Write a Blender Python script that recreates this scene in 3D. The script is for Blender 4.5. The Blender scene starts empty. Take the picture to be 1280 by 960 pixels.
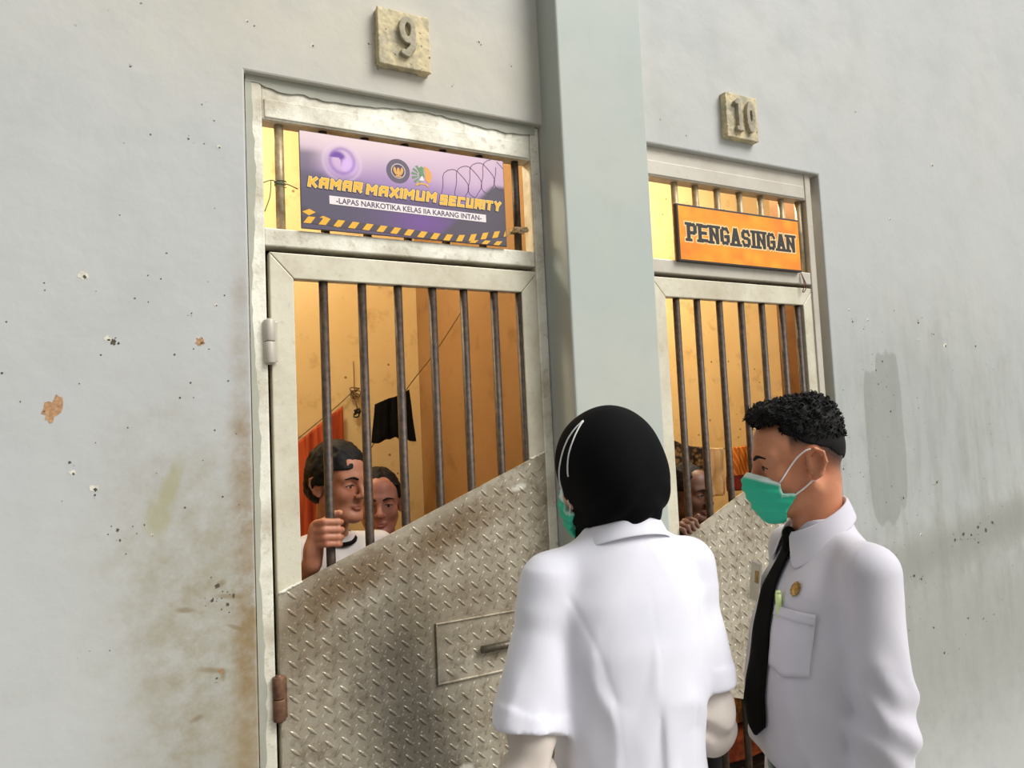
import bpy, bmesh, math, random
import numpy as np
from mathutils import Vector, Matrix, Euler
from mathutils.bvhtree import BVHTree

random.seed(4)
RNG = np.random.default_rng(7)
SC = bpy.context.scene
COL = SC.collection
PI = math.pi

# ---------------------------------------------------------------- objects
def link(name, mesh, mat=None, parent=None, loc=None, smooth=False):
    o = bpy.data.objects.new(name, mesh)
    COL.objects.link(o)
    if mat is not None and mesh is not None:
        for m in (mat if isinstance(mat, (list, tuple)) else [mat]):
            mesh.materials.append(m)
    if parent is not None:
        o.parent = parent
    if loc is not None:
        o.location = loc
    if smooth and mesh is not None:
        mesh.polygons.foreach_set('use_smooth', np.ones(len(mesh.polygons), dtype=bool))
    return o

def tag(o, label=None, cat=None, group=None, kind=None):
    if label: o['label'] = label
    if cat: o['category'] = cat
    if group: o['group'] = group
    if kind: o['kind'] = kind
    return o

def empty(name, loc=(0, 0, 0), rz=0.0):
    o = bpy.data.objects.new(name, None)
    COL.objects.link(o)
    o.location = loc
    o.rotation_euler = (0, 0, rz)
    o.empty_display_size = 0.1
    return o

class MB:
    """collects shapes in a bmesh and links them as one mesh object"""
    def __init__(s):
        s.bm = bmesh.new()
    def poly(s, pts):
        return s.bm.faces.new([s.bm.verts.new(p) for p in pts])
    def prism(s, pts2, y0, y1, axis='y', mi=0):
        """pts2 polygon (a,b) extruded along axis between y0 and y1"""
        def P(a, b, t):
            return {'y': (a, t, b), 'z': (a, b, t), 'x': (t, a, b)}[axis]
        A = [s.bm.verts.new(P(a, b, y0)) for a, b in pts2]
        B = [s.bm.verts.new(P(a, b, y1)) for a, b in pts2]
        n = len(pts2)
        fs = [s.bm.faces.new(A), s.bm.faces.new(B[::-1])]
        for i in range(n):
            fs.append(s.bm.faces.new([A[i], B[i], B[(i + 1) % n], A[(i + 1) % n]]))
        for f in fs: f.material_index = mi
        return s
    def box(s, x0, x1, y0, y1, z0, z1, bev=0.0, mi=0):
        before = set(s.bm.faces)
        r = bmesh.ops.create_cube(s.bm, size=1.0)
        for v in r['verts']:
            v.co = Vector(((x0 + x1) / 2 + v.co.x * (x1 - x0), (y0 + y1) / 2 + v.co.y * (y1 - y0), (z0 + z1) / 2 + v.co.z * (z1 - z0)))
        if bev:
            es = list({e for v in r['verts'] for e in v.link_edges})
            bmesh.ops.bevel(s.bm, geom=es, offset=bev, segments=2, affect='EDGES', profile=0.6)
        for f in s.bm.faces:
            if f not in before: f.material_index = mi
        return s
    def tube(s, pts, r, n=10, cap=True, closed=False):
        pts = [Vector(p) for p in pts]
        rs = r if isinstance(r, (list, tuple)) else [r] * len(pts)
        rings = []
        up = None
        N = len(pts)
        for i, p in enumerate(pts):
            if closed:
                t = (pts[(i + 1) % N] - pts[i - 1])
            else:
                t = pts[min(i + 1, N - 1)] - pts[max(i - 1, 0)]
            t.normalize()
            if up is None:
                up = t.orthogonal().normalized()
            u = (up - t * up.dot(t))
            u = u.normalized() if u.length > 1e-6 else t.orthogonal().normalized()
            up = u
            w = t.cross(u)
            rings.append([s.bm.verts.new(p + (u * math.cos(2 * PI * k / n) + w * math.sin(2 * PI * k / n)) * rs[i]) for k in range(n)])
        for i in range(N if closed else N - 1):
            a, b = rings[i], rings[(i + 1) % N]
            for k in range(n):
                s.bm.faces.new([a[k], a[(k + 1) % n], b[(k + 1) % n], b[k]])
        if cap and not closed:
            s.bm.faces.new(rings[0][::-1]); s.bm.faces.new(rings[-1])
        return s
    def build(s, name, mat, parent=None, smooth=False, normals=True, loc=None):
        if normals:
            bmesh.ops.recalc_face_normals(s.bm, faces=s.bm.faces)
        me = bpy.data.meshes.new(name)
        s.bm.to_mesh(me); s.bm.free()
        return link(name, me, mat, parent, loc, smooth)

def mod_bevel(o, w, seg=2):
    m = o.modifiers.new('bevel', 'BEVEL'); m.width = w; m.segments = seg; m.limit_method = 'ANGLE'; m.angle_limit = math.radians(40)
    return o

def catmull(pts, n=8):
    P = [np.array(p, float) for p in pts]
    P = [2 * P[0] - P[1]] + P + [2 * P[-1] - P[-2]]
    out = []
    for i in range(1, len(P) - 2):
        for k in range(n):
            t = k / n
            out.append(0.5 * ((2 * P[i]) + (P[i + 1] - P[i - 1]) * t + (2 * P[i - 1] - 5 * P[i] + 4 * P[i + 1] - P[i + 2]) * t * t + (3 * P[i] - P[i - 1] - 3 * P[i + 1] + P[i + 2]) * t ** 3))
    out.append(P[-2])
    return [tuple(p) for p in out]

# ---------------------------------------------------------------- sculpting: signed distance fields -> one smooth mesh
def vnoise(X, Y, Z, seed=0):
    """smooth value noise in -1..1"""
    r = np.random.default_rng(seed).random((32, 32, 32)).astype(np.float32) * 2 - 1
    xi, yi, zi = np.floor(X), np.floor(Y), np.floor(Z)
    fx, fy, fz = X - xi, Y - yi, Z - zi
    fx = fx * fx * (3 - 2 * fx); fy = fy * fy * (3 - 2 * fy); fz = fz * fz * (3 - 2 * fz)
    xi = xi.astype(np.int32); yi = yi.astype(np.int32); zi = zi.astype(np.int32)
    def g(a, b, c): return r[(xi + a) & 31, (yi + b) & 31, (zi + c) & 31]
    x00 = g(0, 0, 0) * (1 - fx) + g(1, 0, 0) * fx
    x10 = g(0, 1, 0) * (1 - fx) + g(1, 1, 0) * fx
    x01 = g(0, 0, 1) * (1 - fx) + g(1, 0, 1) * fx
    x11 = g(0, 1, 1) * (1 - fx) + g(1, 1, 1) * fx
    return (x00 * (1 - fy) + x10 * fy) * (1 - fz) + (x01 * (1 - fy) + x11 * fy) * fz

def rot(ax, deg):
    return np.array(Matrix.Rotation(math.radians(deg), 3, ax), dtype=np.float32)

def axis_pts(lo, hi, step, fine=()):
    """rectilinear axis: 'step' everywhere, finer inside the (a,b,s) intervals"""
    pts = [lo]
    while pts[-1] < hi:
        s = step
        for a, b, fs in fine:
            if a - step <= pts[-1] <= b: s = min(s, fs)
        pts.append(pts[-1] + s)
    return np.array(pts, dtype=np.float32)

class Sculpt:
    def __init__(s, xs, ys, zs):
        s.ax = (np.asarray(xs, np.float32), np.asarray(ys, np.float32), np.asarray(zs, np.float32))
        s.D = np.full([len(a) for a in s.ax], 0.5, np.float32)
        s.R = np.eye(3, dtype=np.float32); s.t = np.zeros(3, np.float32)
    def frame(s, R=None, t=(0, 0, 0)):
        s.R = np.eye(3, dtype=np.float32) if R is None else np.asarray(R, np.float32)
        s.t = np.asarray(t, np.float32)
        return s
    def world(s, p):
        return s.R @ np.asarray(p, np.float32) + s.t
    def _sl(s, lo, hi, m):
        sl = []
        for a, l, h in zip(s.ax, lo, hi):
            i0 = max(0, int(np.searchsorted(a, l - m)) - 1); i1 = min(len(a), int(np.searchsorted(a, h + m)) + 1)
            if i1 <= i0: return None
            sl.append(slice(i0, i1))
        return tuple(sl)
    def coords(s, sl=None, local=False):
        a = [ax[q] for ax, q in zip(s.ax, sl)] if sl else s.ax
        X, Y, Z = a[0][:, None, None], a[1][None, :, None], a[2][None, None, :]
        if not local: return X, Y, Z
        dx, dy, dz = X - s.t[0], Y - s.t[1], Z - s.t[2]
        R = s.R
        return (dx * R[0, 0] + dy * R[1, 0] + dz * R[2, 0], dx * R[0, 1] + dy * R[1, 1] + dz * R[2, 1], dx * R[0, 2] + dy * R[1, 2] + dz * R[2, 2])
    def _merge(s, sl, d, k, op):
        D = s.D[sl]
        if op == 'sub':
            h = np.clip(0.5 - 0.5 * (D + d) / k, 0, 1)
            s.D[sl] = D * (1 - h) + (-d) * h + k * h * (1 - h)
        elif op == 'int':
            h = np.clip(0.5 - 0.5 * (d - D) / k, 0, 1)
            s.D[sl] = d * (1 - h) + D * h + k * h * (1 - h)
        else:
            h = np.clip(0.5 + 0.5 * (D - d) / k, 0, 1)
            s.D[sl] = D * (1 - h) + d * h - k * h * (1 - h)
    def ell(s, c, r, k=0.01, R=None, op='add'):
        c = np.asarray(c, np.float32); r = np.asarray(r, np.float32) if not np.isscalar(r) else np.array([r] * 3, np.float32)
        w = s.world(c); m = float(r.max()) + 2 * k + 0.012
        sl = s._sl(w, w, m)
        if sl is None: return s
        x, y, z = s.coords(sl, True)
        x = x - c[0]; y = y - c[1]; z = z - c[2]
        if R is not None:
            x, y, z = (x * R[0, 0] + y * R[1, 0] + z * R[2, 0], x * R[0, 1] + y * R[1, 1] + z * R[2, 1], x * R[0, 2] + y * R[1, 2] + z * R[2, 2])
        k0 = np.sqrt((x / r[0]) ** 2 + (y / r[1]) ** 2 + (z / r[2]) ** 2)
        k1 = np.sqrt((x / r[0] ** 2) ** 2 + (y / r[1] ** 2) ** 2 + (z / r[2] ** 2) ** 2) + 1e-9
        s._merge(sl, k0 * (k0 - 1) / k1, k, op)
        return s
    def cap(s, a, b, ra, rb=None, k=0.01, op='add', flat=None):
        """tapered capsule; flat=(axis vector, factor) squashes it along a direction"""
        rb = ra if rb is None else rb
        a = np.asarray(a, np.float32); b = np.asarray(b, np.float32)
        wa, wb = s.world(a), s.world(b); m = max(ra, rb) * 1.5 + 2 * k + 0.012
        sl = s._sl(np.minimum(wa, wb), np.maximum(wa, wb), m)
        if sl is None: return s
        x, y, z = s.coords(sl, True)
        x = x - a[0]; y = y - a[1]; z = z - a[2]
        d = b - a; L2 = float(d @ d) + 1e-12
        t = np.clip((x * d[0] + y * d[1] + z * d[2]) / L2, 0, 1)
        qx, qy, qz = x - t * d[0], y - t * d[1], z - t * d[2]
        if flat is not None:
            n = np.asarray(flat[0], np.float32); n = n / np.linalg.norm(n); g = flat[1]
            dn = qx * n[0] + qy * n[1] + qz * n[2]
            q = np.sqrt(np.maximum(qx * qx + qy * qy + qz * qz - dn * dn, 0) + (dn * g) ** 2)
        else:
            q = np.sqrt(qx * qx + qy * qy + qz * qz)
        s._merge(sl, q - (ra + (rb - ra) * t), k, op)
        return s
    def chain(s, pts, rs, k=0.01, op='add', flat=None):
        for i in range(len(pts) - 1):
            s.cap(pts[i], pts[i + 1], rs[i], rs[i + 1], k, op, flat)
        return s
    def loft(s, rows, k=0.02, op='add', p=2.3):
        """rows (z, cx, cy, half width, half depth): a stack of rounded sections"""
        rows = np.array(rows, np.float32)
        z0, z1 = rows[0, 0], rows[-1, 0]
        cc = np.array([rows[:, 1].mean(), rows[:, 2].mean()])
        ext = max(rows[:, 3].max(), rows[:, 4].max()) + np.abs(rows[:, 1:3] - cc).max()
        w0 = s.world([cc[0], cc[1], z0]); w1 = s.world([cc[0], cc[1], z1])
        lo = np.minimum(w0, w1) - np.array([ext, ext, 0]); hi = np.maximum(w0, w1) + np.array([ext, ext, 0])
        sl = s._sl(lo, hi, 2 * k + 0.03)
        if sl is None: return s
        x, y, z = s.coords(sl, True)
        zf = np.linspace(z0, z1, 200)
        def sm(col):
            v = np.interp(zf, rows[:, 0], rows[:, col]); ker = np.hanning(15); ker /= ker.sum()
            return np.convolve(np.pad(v, 7, mode='edge'), ker, 'valid')
        cx, cy, aw, bd = (np.interp(np.clip(z, z0, z1), zf, sm(i)).astype(np.float32) for i in (1, 2, 3, 4))
        X = np.abs((x - cx) / aw) + 1e-6; Y = np.abs((y - cy) / bd) + 1e-6
        n = (X ** p + Y ** p) ** (1.0 / p)
        g = np.sqrt((X ** (p - 1) / aw) ** 2 + (Y ** (p - 1) / bd) ** 2) * n ** (1 - p)
        d = (n - 1) / (g + 1e-6)
        over = np.maximum(z - z1, z0 - z)
        d = np.where(over > 0, np.sqrt(np.maximum(d, 0) ** 2 + over ** 2), np.maximum(d, over))
        s._merge(sl, d.astype(np.float32), k, op)
        return s
    def half(s, n, d0, k=0.003):
        """keep the side where n.p < d0 (local frame)"""
        x, y, z = s.coords(None, True)
        n = np.asarray(n, np.float32); n = n / np.linalg.norm(n)
        s._merge((slice(None),) * 3, x * n[0] + y * n[1] + z * n[2] - d0, k, 'int')
        return s
    def disp(s, fn):
        x, y, z = s.coords(None, True)
        s.D = s.D + fn(x, y, z).astype(np.float32)
        return s
    def mesh(s, name):
        D = s.D.copy()
        # close the border
        for ax in range(3):
            for e in (0, -1):
                ix = [slice(None)] * 3; ix[ax] = e
                D[tuple(ix)] = np.maximum(D[tuple(ix)], 1e-4)
        sg = D < 0
        nx, ny, nz = D.shape
        idx = -np.ones((nx - 1, ny - 1, nz - 1), np.int64)
        cnt = np.zeros(idx.shape, np.int8)
        corners = [(i, j, l) for i in (0, 1) for j in (0, 1) for l in (0, 1)]
        for i, j, l in corners:
            cnt += sg[i:nx - 1 + i, j:ny - 1 + j, l:nz - 1 + l]
        act = (cnt > 0) & (cnt < 8)
        I = np.argwhere(act)
        idx[act] = np.arange(len(I))
        acc = np.zeros((len(I), 3)); num = np.zeros(len(I))
        A = s.ax
        edges = [((0, 0, 0), (1, 0, 0)), ((0, 1, 0), (1, 1, 0)), ((0, 0, 1), (1, 0, 1)), ((0, 1, 1), (1, 1, 1)),
                 ((0, 0, 0), (0, 1, 0)), ((1, 0, 0), (1, 1, 0)), ((0, 0, 1), (0, 1, 1)), ((1, 0, 1), (1, 1, 1)),
                 ((0, 0, 0), (0, 0, 1)), ((1, 0, 0), (1, 0, 1)), ((0, 1, 0), (0, 1, 1)), ((1, 1, 0), (1, 1, 1))]
        for e0, e1 in edges:
            p0 = I + np.array(e0); p1 = I + np.array(e1)
            d0 = D[p0[:, 0], p0[:, 1], p0[:, 2]]; d1 = D[p1[:, 0], p1[:, 1], p1[:, 2]]
            m = (d0 < 0) != (d1 < 0)
            t = np.where(m, d0 / np.where(m, d0 - d1, 1), 0)
            for c in range(3):
                v = A[c][p0[:, c]] * (1 - t) + A[c][p1[:, c]] * t
                acc[:, c] += np.where(m, v, 0)
            num += m
        V = acc / num[:, None]
        F = []
        for ax in range(3):
            a = [slice(1, n - 1) for n in D.shape]
            a[ax] = slice(0, D.shape[ax] - 1); b = list(a); b[ax] = slice(1, D.shape[ax])
            s0, s1 = sg[tuple(a)], sg[tuple(b)]
            E_ = np.argwhere(s0 != s1)
            if not len(E_): continue
            off = np.array([1, 1, 1]); off[ax] = 0
            E2 = E_ + off
            u, v = (ax + 1) % 3, (ax + 2) % 3
            eu = np.eye(3, dtype=int)[u]; ev = np.eye(3, dtype=int)[v]
            q = [E2 - eu - ev, E2 - ev, E2, E2 - eu]
            Q = np.stack([idx[t[:, 0], t[:, 1], t[:, 2]] for t in q], 1)
            flip = ~s0[E_[:, 0], E_[:, 1], E_[:, 2]]
            Q[flip] = Q[flip][:, ::-1]
            F.append(Q)
        F = np.concatenate(F)
        me = bpy.data.meshes.new(name)
        me.vertices.add(len(V)); me.vertices.foreach_set('co', V.astype(np.float32).ravel())
        me.loops.add(F.size); me.loops.foreach_set('vertex_index', F.astype(np.int32).ravel())
        me.polygons.add(len(F)); me.polygons.foreach_set('loop_start', np.arange(0, F.size, 4, dtype=np.int32))
        me.polygons.foreach_set('use_smooth', np.ones(len(F), dtype=bool))
        me.update(calc_edges=True); me.validate()
        return me

def keep_largest(me):
    bm = bmesh.new(); bm.from_mesh(me)
    seen = set(); best = []
    for v in bm.verts:
        if v.index in seen: continue
        st = [v]; isl = []; seen.add(v.index)
        while st:
            q = st.pop(); isl.append(q)
            for e in q.link_edges:
                w = e.other_vert(q)
                if w.index not in seen:
                    seen.add(w.index); st.append(w)
        if len(isl) > len(best): best = isl
    keep = set(best)
    bmesh.ops.delete(bm, geom=[v for v in bm.verts if v not in keep], context='VERTS')
    bm.to_mesh(me); bm.free()
    return me

def relax(me, n=2, f=0.5):
    bm = bmesh.new(); bm.from_mesh(me)
    for _ in range(n):
        bmesh.ops.smooth_vert(bm, verts=bm.verts, factor=f, use_axis_x=True, use_axis_y=True, use_axis_z=True)
    bm.to_mesh(me); bm.free()
    me.polygons.foreach_set('use_smooth', np.ones(len(me.polygons), dtype=bool))
    return me

# ---------------------------------------------------------------- node materials
def s2l(c):
    return tuple(((v / 255) / 12.92 if v / 255 <= 0.04045 else (((v / 255) + 0.055) / 1.055) ** 2.4) for v in c) + (1.0,)

class NT:
    def __init__(s, name, rough=0.6, metal=0.0, spec=0.5):
        s.m = bpy.data.materials.new(name); s.m.use_nodes = True
        s.t = s.m.node_tree; s.n = s.t.nodes; s.l = s.t.links
        s.b = next(x for x in s.n if x.type == 'BSDF_PRINCIPLED')
        s.b.inputs['Roughness'].default_value = rough
        s.b.inputs['Metallic'].default_value = metal
        s.b.inputs['Specular IOR Level'].default_value = spec
        s.tc = s.n.new('ShaderNodeTexCoord')
    def lk(s, a, b): s.l.new(a, b)
    def put(s, sock, v):
        if hasattr(v, 'is_output') or isinstance(v, bpy.types.NodeSocket): s.l.new(v, sock)
        elif isinstance(v, (tuple, list)) and sock.type == 'RGBA': sock.default_value = v if len(v) == 4 else s2l(v)
        else: sock.default_value = v
    def vec(s, scale=(1, 1, 1), loc=(0, 0, 0), rotz=(0, 0, 0), src='Object'):
        mp = s.n.new('ShaderNodeMapping'); s.lk(s.tc.outputs[src], mp.inputs[0])
        mp.inputs['Scale'].default_value = scale; mp.inputs['Location'].default_value = loc; mp.inputs['Rotation'].default_value = rotz
        return mp.outputs[0]
    def noise(s, scale, detail=4, rough=0.55, vec=None, dist=0.0):
        n = s.n.new('ShaderNodeTexNoise'); n.inputs['Scale'].default_value = scale; n.inputs['Detail'].default_value = detail
        n.inputs['Roughness'].default_value = rough; n.inputs['Distortion'].default_value = dist
        s.lk(vec if vec is not None else s.tc.outputs['Object'], n.inputs['Vector'])
        return n.outputs['Fac']
    def voro(s, scale, vec=None, feat='F1'):
        n = s.n.new('ShaderNodeTexVoronoi'); n.inputs['Scale'].default_value = scale; n.feature = feat
        s.lk(vec if vec is not None else s.tc.outputs['Object'], n.inputs['Vector'])
        return n
    def ramp(s, fac, stops):
        n = s.n.new('ShaderNodeValToRGB'); s.lk(fac, n.inputs[0])
        e = n.color_ramp.elements
        while len(e) < len(stops): e.new(0.5)
        for el, (p, c) in zip(e, stops):
            el.position = p; el.color = (c, c, c, 1) if np.isscalar(c) else (c if len(c) == 4 else s2l(c))
        return n.outputs['Color']
    def mix(s, fac, a, b, mode='MIX'):
        n = s.n.new('ShaderNodeMix'); n.data_type = 'RGBA'; n.blend_type = mode; n.clamp_factor = True
        s.put(n.inputs[0], fac); s.put(n.inputs[6], a); s.put(n.inputs[7], b)
        return n.outputs[2]
    def math(s, op, a, b=0.0, c=None):
        n = s.n.new('ShaderNodeMath'); n.operation = op
        s.put(n.inputs[0], a); s.put(n.inputs[1], b)
        if c is not None: s.put(n.inputs[2], c)
        return n.outputs[0]
    def sep(s, v=None):
        n = s.n.new('ShaderNodeSeparateXYZ'); s.lk(v if v is not None else s.tc.outputs['Object'], n.inputs[0])
        return n.outputs
    def attr(s, name):
        n = s.n.new('ShaderNodeAttribute'); n.attribute_name = name
        return n
    def blob(s, cx, cz, rx, rz, ang=0, soft=0.5, edge=None, axes=(0, 2)):
        """mask for stains and painted light: 1 in an ellipse on the wall, ragged by the noise 'edge'"""
        o = s.sep()
        ca, sa = math.cos(math.radians(ang)), math.sin(math.radians(ang))
        dx = s.math('SUBTRACT', o[axes[0]], cx); dz = s.math('SUBTRACT', o[axes[1]], cz)
        u = s.math('ADD', s.math('MULTIPLY', dx, ca / rx), s.math('MULTIPLY', dz, sa / rx))
        v = s.math('ADD', s.math('MULTIPLY', dx, -sa / rz), s.math('MULTIPLY', dz, ca / rz))
        r = s.math('SQRT', s.math('ADD', s.math('MULTIPLY', u, u), s.math('MULTIPLY', v, v)))
        if edge is not None:
            r = s.math('ADD', r, s.math('MULTIPLY', s.math('SUBTRACT', edge, 0.5), 1.2))
        n = s.n.new('ShaderNodeMapRange'); n.interpolation_type = 'SMOOTHSTEP'
        s.lk(r, n.inputs[0]); n.inputs[1].default_value = 1.0 + soft; n.inputs[2].default_value = 1.0 - soft
        n.inputs[3].default_value = 0.0; n.inputs[4].default_value = 1.0
        return n.outputs[0]
    def bump(s, h, strength=0.3, dist=0.002):
        n = s.n.new('ShaderNodeBump'); n.inputs['Strength'].default_value = strength; n.inputs['Distance'].default_value = dist
        s.lk(h, n.inputs['Height'])
        prev = s.b.inputs['Normal']
        if prev.is_linked: s.lk(prev.links[0].from_socket, n.inputs['Normal'])
        s.lk(n.outputs[0], s.b.inputs['Normal'])
        return s
    def done(s, col=None, rough=None):
        if col is not None: s.put(s.b.inputs['Base Color'], col)
        if rough is not None: s.put(s.b.inputs['Roughness'], rough)
        return s.m
# ---------------------------------------------------------------- camera
YAW, PITCH, ROLL, CAM_Y, CAM_Z = 0.507333, 0.068149, -0.046061, -2.1, 1.55
def make_camera():
    fwd = Vector((math.sin(YAW) * math.cos(PITCH), math.cos(YAW) * math.cos(PITCH), math.sin(PITCH)))
    r = Vector((math.cos(YAW), -math.sin(YAW), 0)); u = r.cross(fwd)
    r2 = r * math.cos(ROLL) + u * math.sin(ROLL); u2 = u * math.cos(ROLL) - r * math.sin(ROLL)
    cd = bpy.data.cameras.new('camera'); cd.lens = 36 * 945 / 1280; cd.sensor_width = 36; cd.clip_start = 0.02
    o = bpy.data.objects.new('camera', cd); COL.objects.link(o)
    m = Matrix((r2, u2, -fwd)).transposed().to_4x4(); m.translation = (0, CAM_Y, CAM_Z)
    o.matrix_world = m
    SC.camera = o
make_camera()

# ---------------------------------------------------------------- materials
def patch(n, cx, cz, rx, rz, edge):
    o = n.sep()
    u = n.math('POWER', n.math('ABSOLUTE', n.math('DIVIDE', n.math('SUBTRACT', o[0], cx), rx)), 5.0)
    v = n.math('POWER', n.math('ABSOLUTE', n.math('DIVIDE', n.math('SUBTRACT', o[2], cz), rz)), 5.0)
    r = n.math('ADD', n.math('POWER', n.math('ADD', u, v), 0.2), n.math('MULTIPLY', n.math('SUBTRACT', edge, 0.5), 0.28))
    mr = n.n.new('ShaderNodeMapRange'); n.lk(r, mr.inputs[0]); mr.inputs[1].default_value = 1.03; mr.inputs[2].default_value = 0.97
    return mr.outputs[0]

def mat_wall():
    n = NT('painted_plaster', 0.62, spec=0.35)
    big = n.noise(0.9, 3); mid = n.noise(4.5, 5, 0.6); fine = n.noise(40, 4, 0.6)
    c = n.mix(n.ramp(big, [(0.35, 0.0), (0.7, 1.0)]), (184, 186, 185), (191, 192, 188))
    c = n.mix(n.math('MULTIPLY', n.ramp(mid, [(0.48, 0.0), (0.75, 1.0)]), 0.45), c, (170, 175, 170))
    # olive and rusty grime that has run down beside the left frame
    e = n.noise(9, 6, 0.65)
    g1 = n.blob(0.27, 1.02, 0.20, 0.50, 8, 0.75, e)
    pt = n.ramp(n.noise(13, 6, 0.7), [(0.36, 0.35), (0.62, 1.0)])
    c = n.mix(n.math('MULTIPLY', n.math('MULTIPLY', g1, pt), 0.85), c, (150, 142, 116))
    g2 = n.blob(0.345, 1.05, 0.03, 0.75, 0, 0.8, e)
    c = n.mix(n.math('MULTIPLY', n.math('MULTIPLY', g2, pt), 0.85), c, (140, 116, 78))
    for (sx, sz, rx, rz, an) in ((0.265, 0.99, 0.035, 0.007, -14), (0.285, 0.975, 0.006, 0.016, 0), (0.20, 1.15, 0.02, 0.006, -10), (0.22, 0.88, 0.014, 0.006, 20), (0.30, 1.17, 0.03, 0.006, -8), (0.285, 1.205, 0.012, 0.008, 30), (0.315, 1.09, 0.02, 0.005, -25)):
        c = n.mix(n.math('MULTIPLY', n.blob(sx, sz, rx, rz, an, 0.7, e), 0.6), c, (126, 108, 70))
    g2b = n.blob(0.34, 0.72, 0.07, 0.2, 0, 0.8, e)
    c = n.mix(n.math('MULTIPLY', g2b, 0.35), c, (168, 148, 108))
    # green brush smear
    sm = n.noise(30, 3, 0.6, vec=n.vec((1.6, 1, 0.5), rotz=(0, 0.35, 0)))
    g3 = n.math('MAXIMUM', n.blob(0.165, 1.45, 0.02, 0.075, -20, 0.5, sm), n.blob(0.14, 1.385, 0.03, 0.045, -10, 0.5, sm))
    c = n.mix(n.math('MULTIPLY', g3, 0.6), c, (158, 154, 112))
    # warm reflected glow over the left door, painted in as beige
    g4 = n.blob(0.85, 2.75, 0.75, 0.24, 0, 0.9, e)
    c = n.mix(n.math('MULTIPLY', g4, 0.55), c, (205, 196, 172))
    # touched-up patch on the right and a darker band below it
    en = n.noise(26, 3, 0.5, vec=n.vec((1, 1, 0.35)))
    g5 = n.math('MAXIMUM', patch(n, 3.055, 1.50, 0.085, 0.335, en), patch(n, 2.985, 1.43, 0.10, 0.33, en))
    c = n.mix(n.math('MULTIPLY', g5, 0.85), c, (144, 148, 141))
    g6 = n.blob(3.6, 0.98, 1.1, 0.10, 8, 0.8, e)
    c = n.mix(n.math('MULTIPLY', g6, 0.75), c, (128, 125, 113))
    g7 = n.blob(3.5, 0.55, 1.2, 0.42, 0, 0.8, e)
    c = n.mix(n.math('MULTIPLY', g7, 0.75), c, (148, 150, 143))  # weaker light low on the right wall, put into the colour
    g8 = n.blob(3.4, 1.5, 0.9, 0.5, 0, 0.95, e)
    c = n.mix(n.math('MULTIPLY', g8, 0.6), c, (152, 156, 151))  # the same painted dimness, carried further up the right side
    dr = n.ramp(n.noise(7, 4, 0.6, vec=n.vec((1.6, 1, 0.35))), [(0.45, 0.0), (0.72, 1.0)])
    c = n.mix(n.math('MULTIPLY', n.math('MULTIPLY', n.blob(3.4, 1.2, 1.0, 0.7, 0, 0.9, e), dr), 0.5), c, (132, 132, 122))
    # specks
    sp = n.voro(42); spn = n.noise(3.2, 3)
    k = n.math('MULTIPLY', n.math('LESS_THAN', sp.outputs['Distance'], 0.16), n.ramp(spn, [(0.60, 0.0), (0.66, 1.0)]))
    k = n.math('MULTIPLY', k, n.math('GREATER_THAN', n.noise(17, 1), 0.56))
    c = n.mix(n.math('MULTIPLY', k, 0.75), c, (92, 86, 74))
    n.bump(n.noise(7, 4), 0.35, 0.01); n.bump(fine, 0.12, 0.002)
    return n.done(c, n.ramp(mid, [(0.3, 0.5), (0.8, 0.72)]))

def mat_pillar():
    n = NT('pillar_paint', 0.55, spec=0.4)
    big = n.noise(1.6, 4); mid = n.noise(9, 4)
    c = n.mix(n.ramp(big, [(0.35, 0.0), (0.7, 1.0)]), (172, 182, 176), (184, 187, 178))
    c = n.mix(n.math('MULTIPLY', n.ramp(mid, [(0.5, 0.0), (0.8, 1.0)]), 0.3), c, (160, 168, 160))
    n.bump(n.noise(12, 4), 0.2, 0.004)
    return n.done(c)

def mat_silver(name, base, dirt, amount=0.5, rough=0.45, bumpy=0.25, seed=0.0):
    """aluminium paint on steel, grimy"""
    n = NT(name, rough, 0.15, spec=0.5)
    v = n.vec(loc=(seed, seed, seed))
    a = n.noise(5, 5, 0.65, v); b = n.noise(34, 5, 0.7, v); f = n.noise(190, 3, 0.6, v)
    c = n.mix(n.math('MULTIPLY', n.ramp(a, [(0.42, 0.0), (0.68, 1.0)]), amount), base, dirt)
    c = n.mix(n.math('MULTIPLY', n.ramp(b, [(0.56, 0.0), (0.72, 1.0)]), amount * 0.8), c, dirt)
    c = n.mix(n.math('MULTIPLY', n.ramp(f, [(0.66, 0.0), (0.74, 1.0)]), 0.45), c, (96, 84, 68))
    n.bump(b, bumpy, 0.002); n.bump(f, bumpy, 0.0008)
    return n.done(c, n.ramp(b, [(0.3, rough - 0.1), (0.8, rough + 0.2)]))

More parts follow.
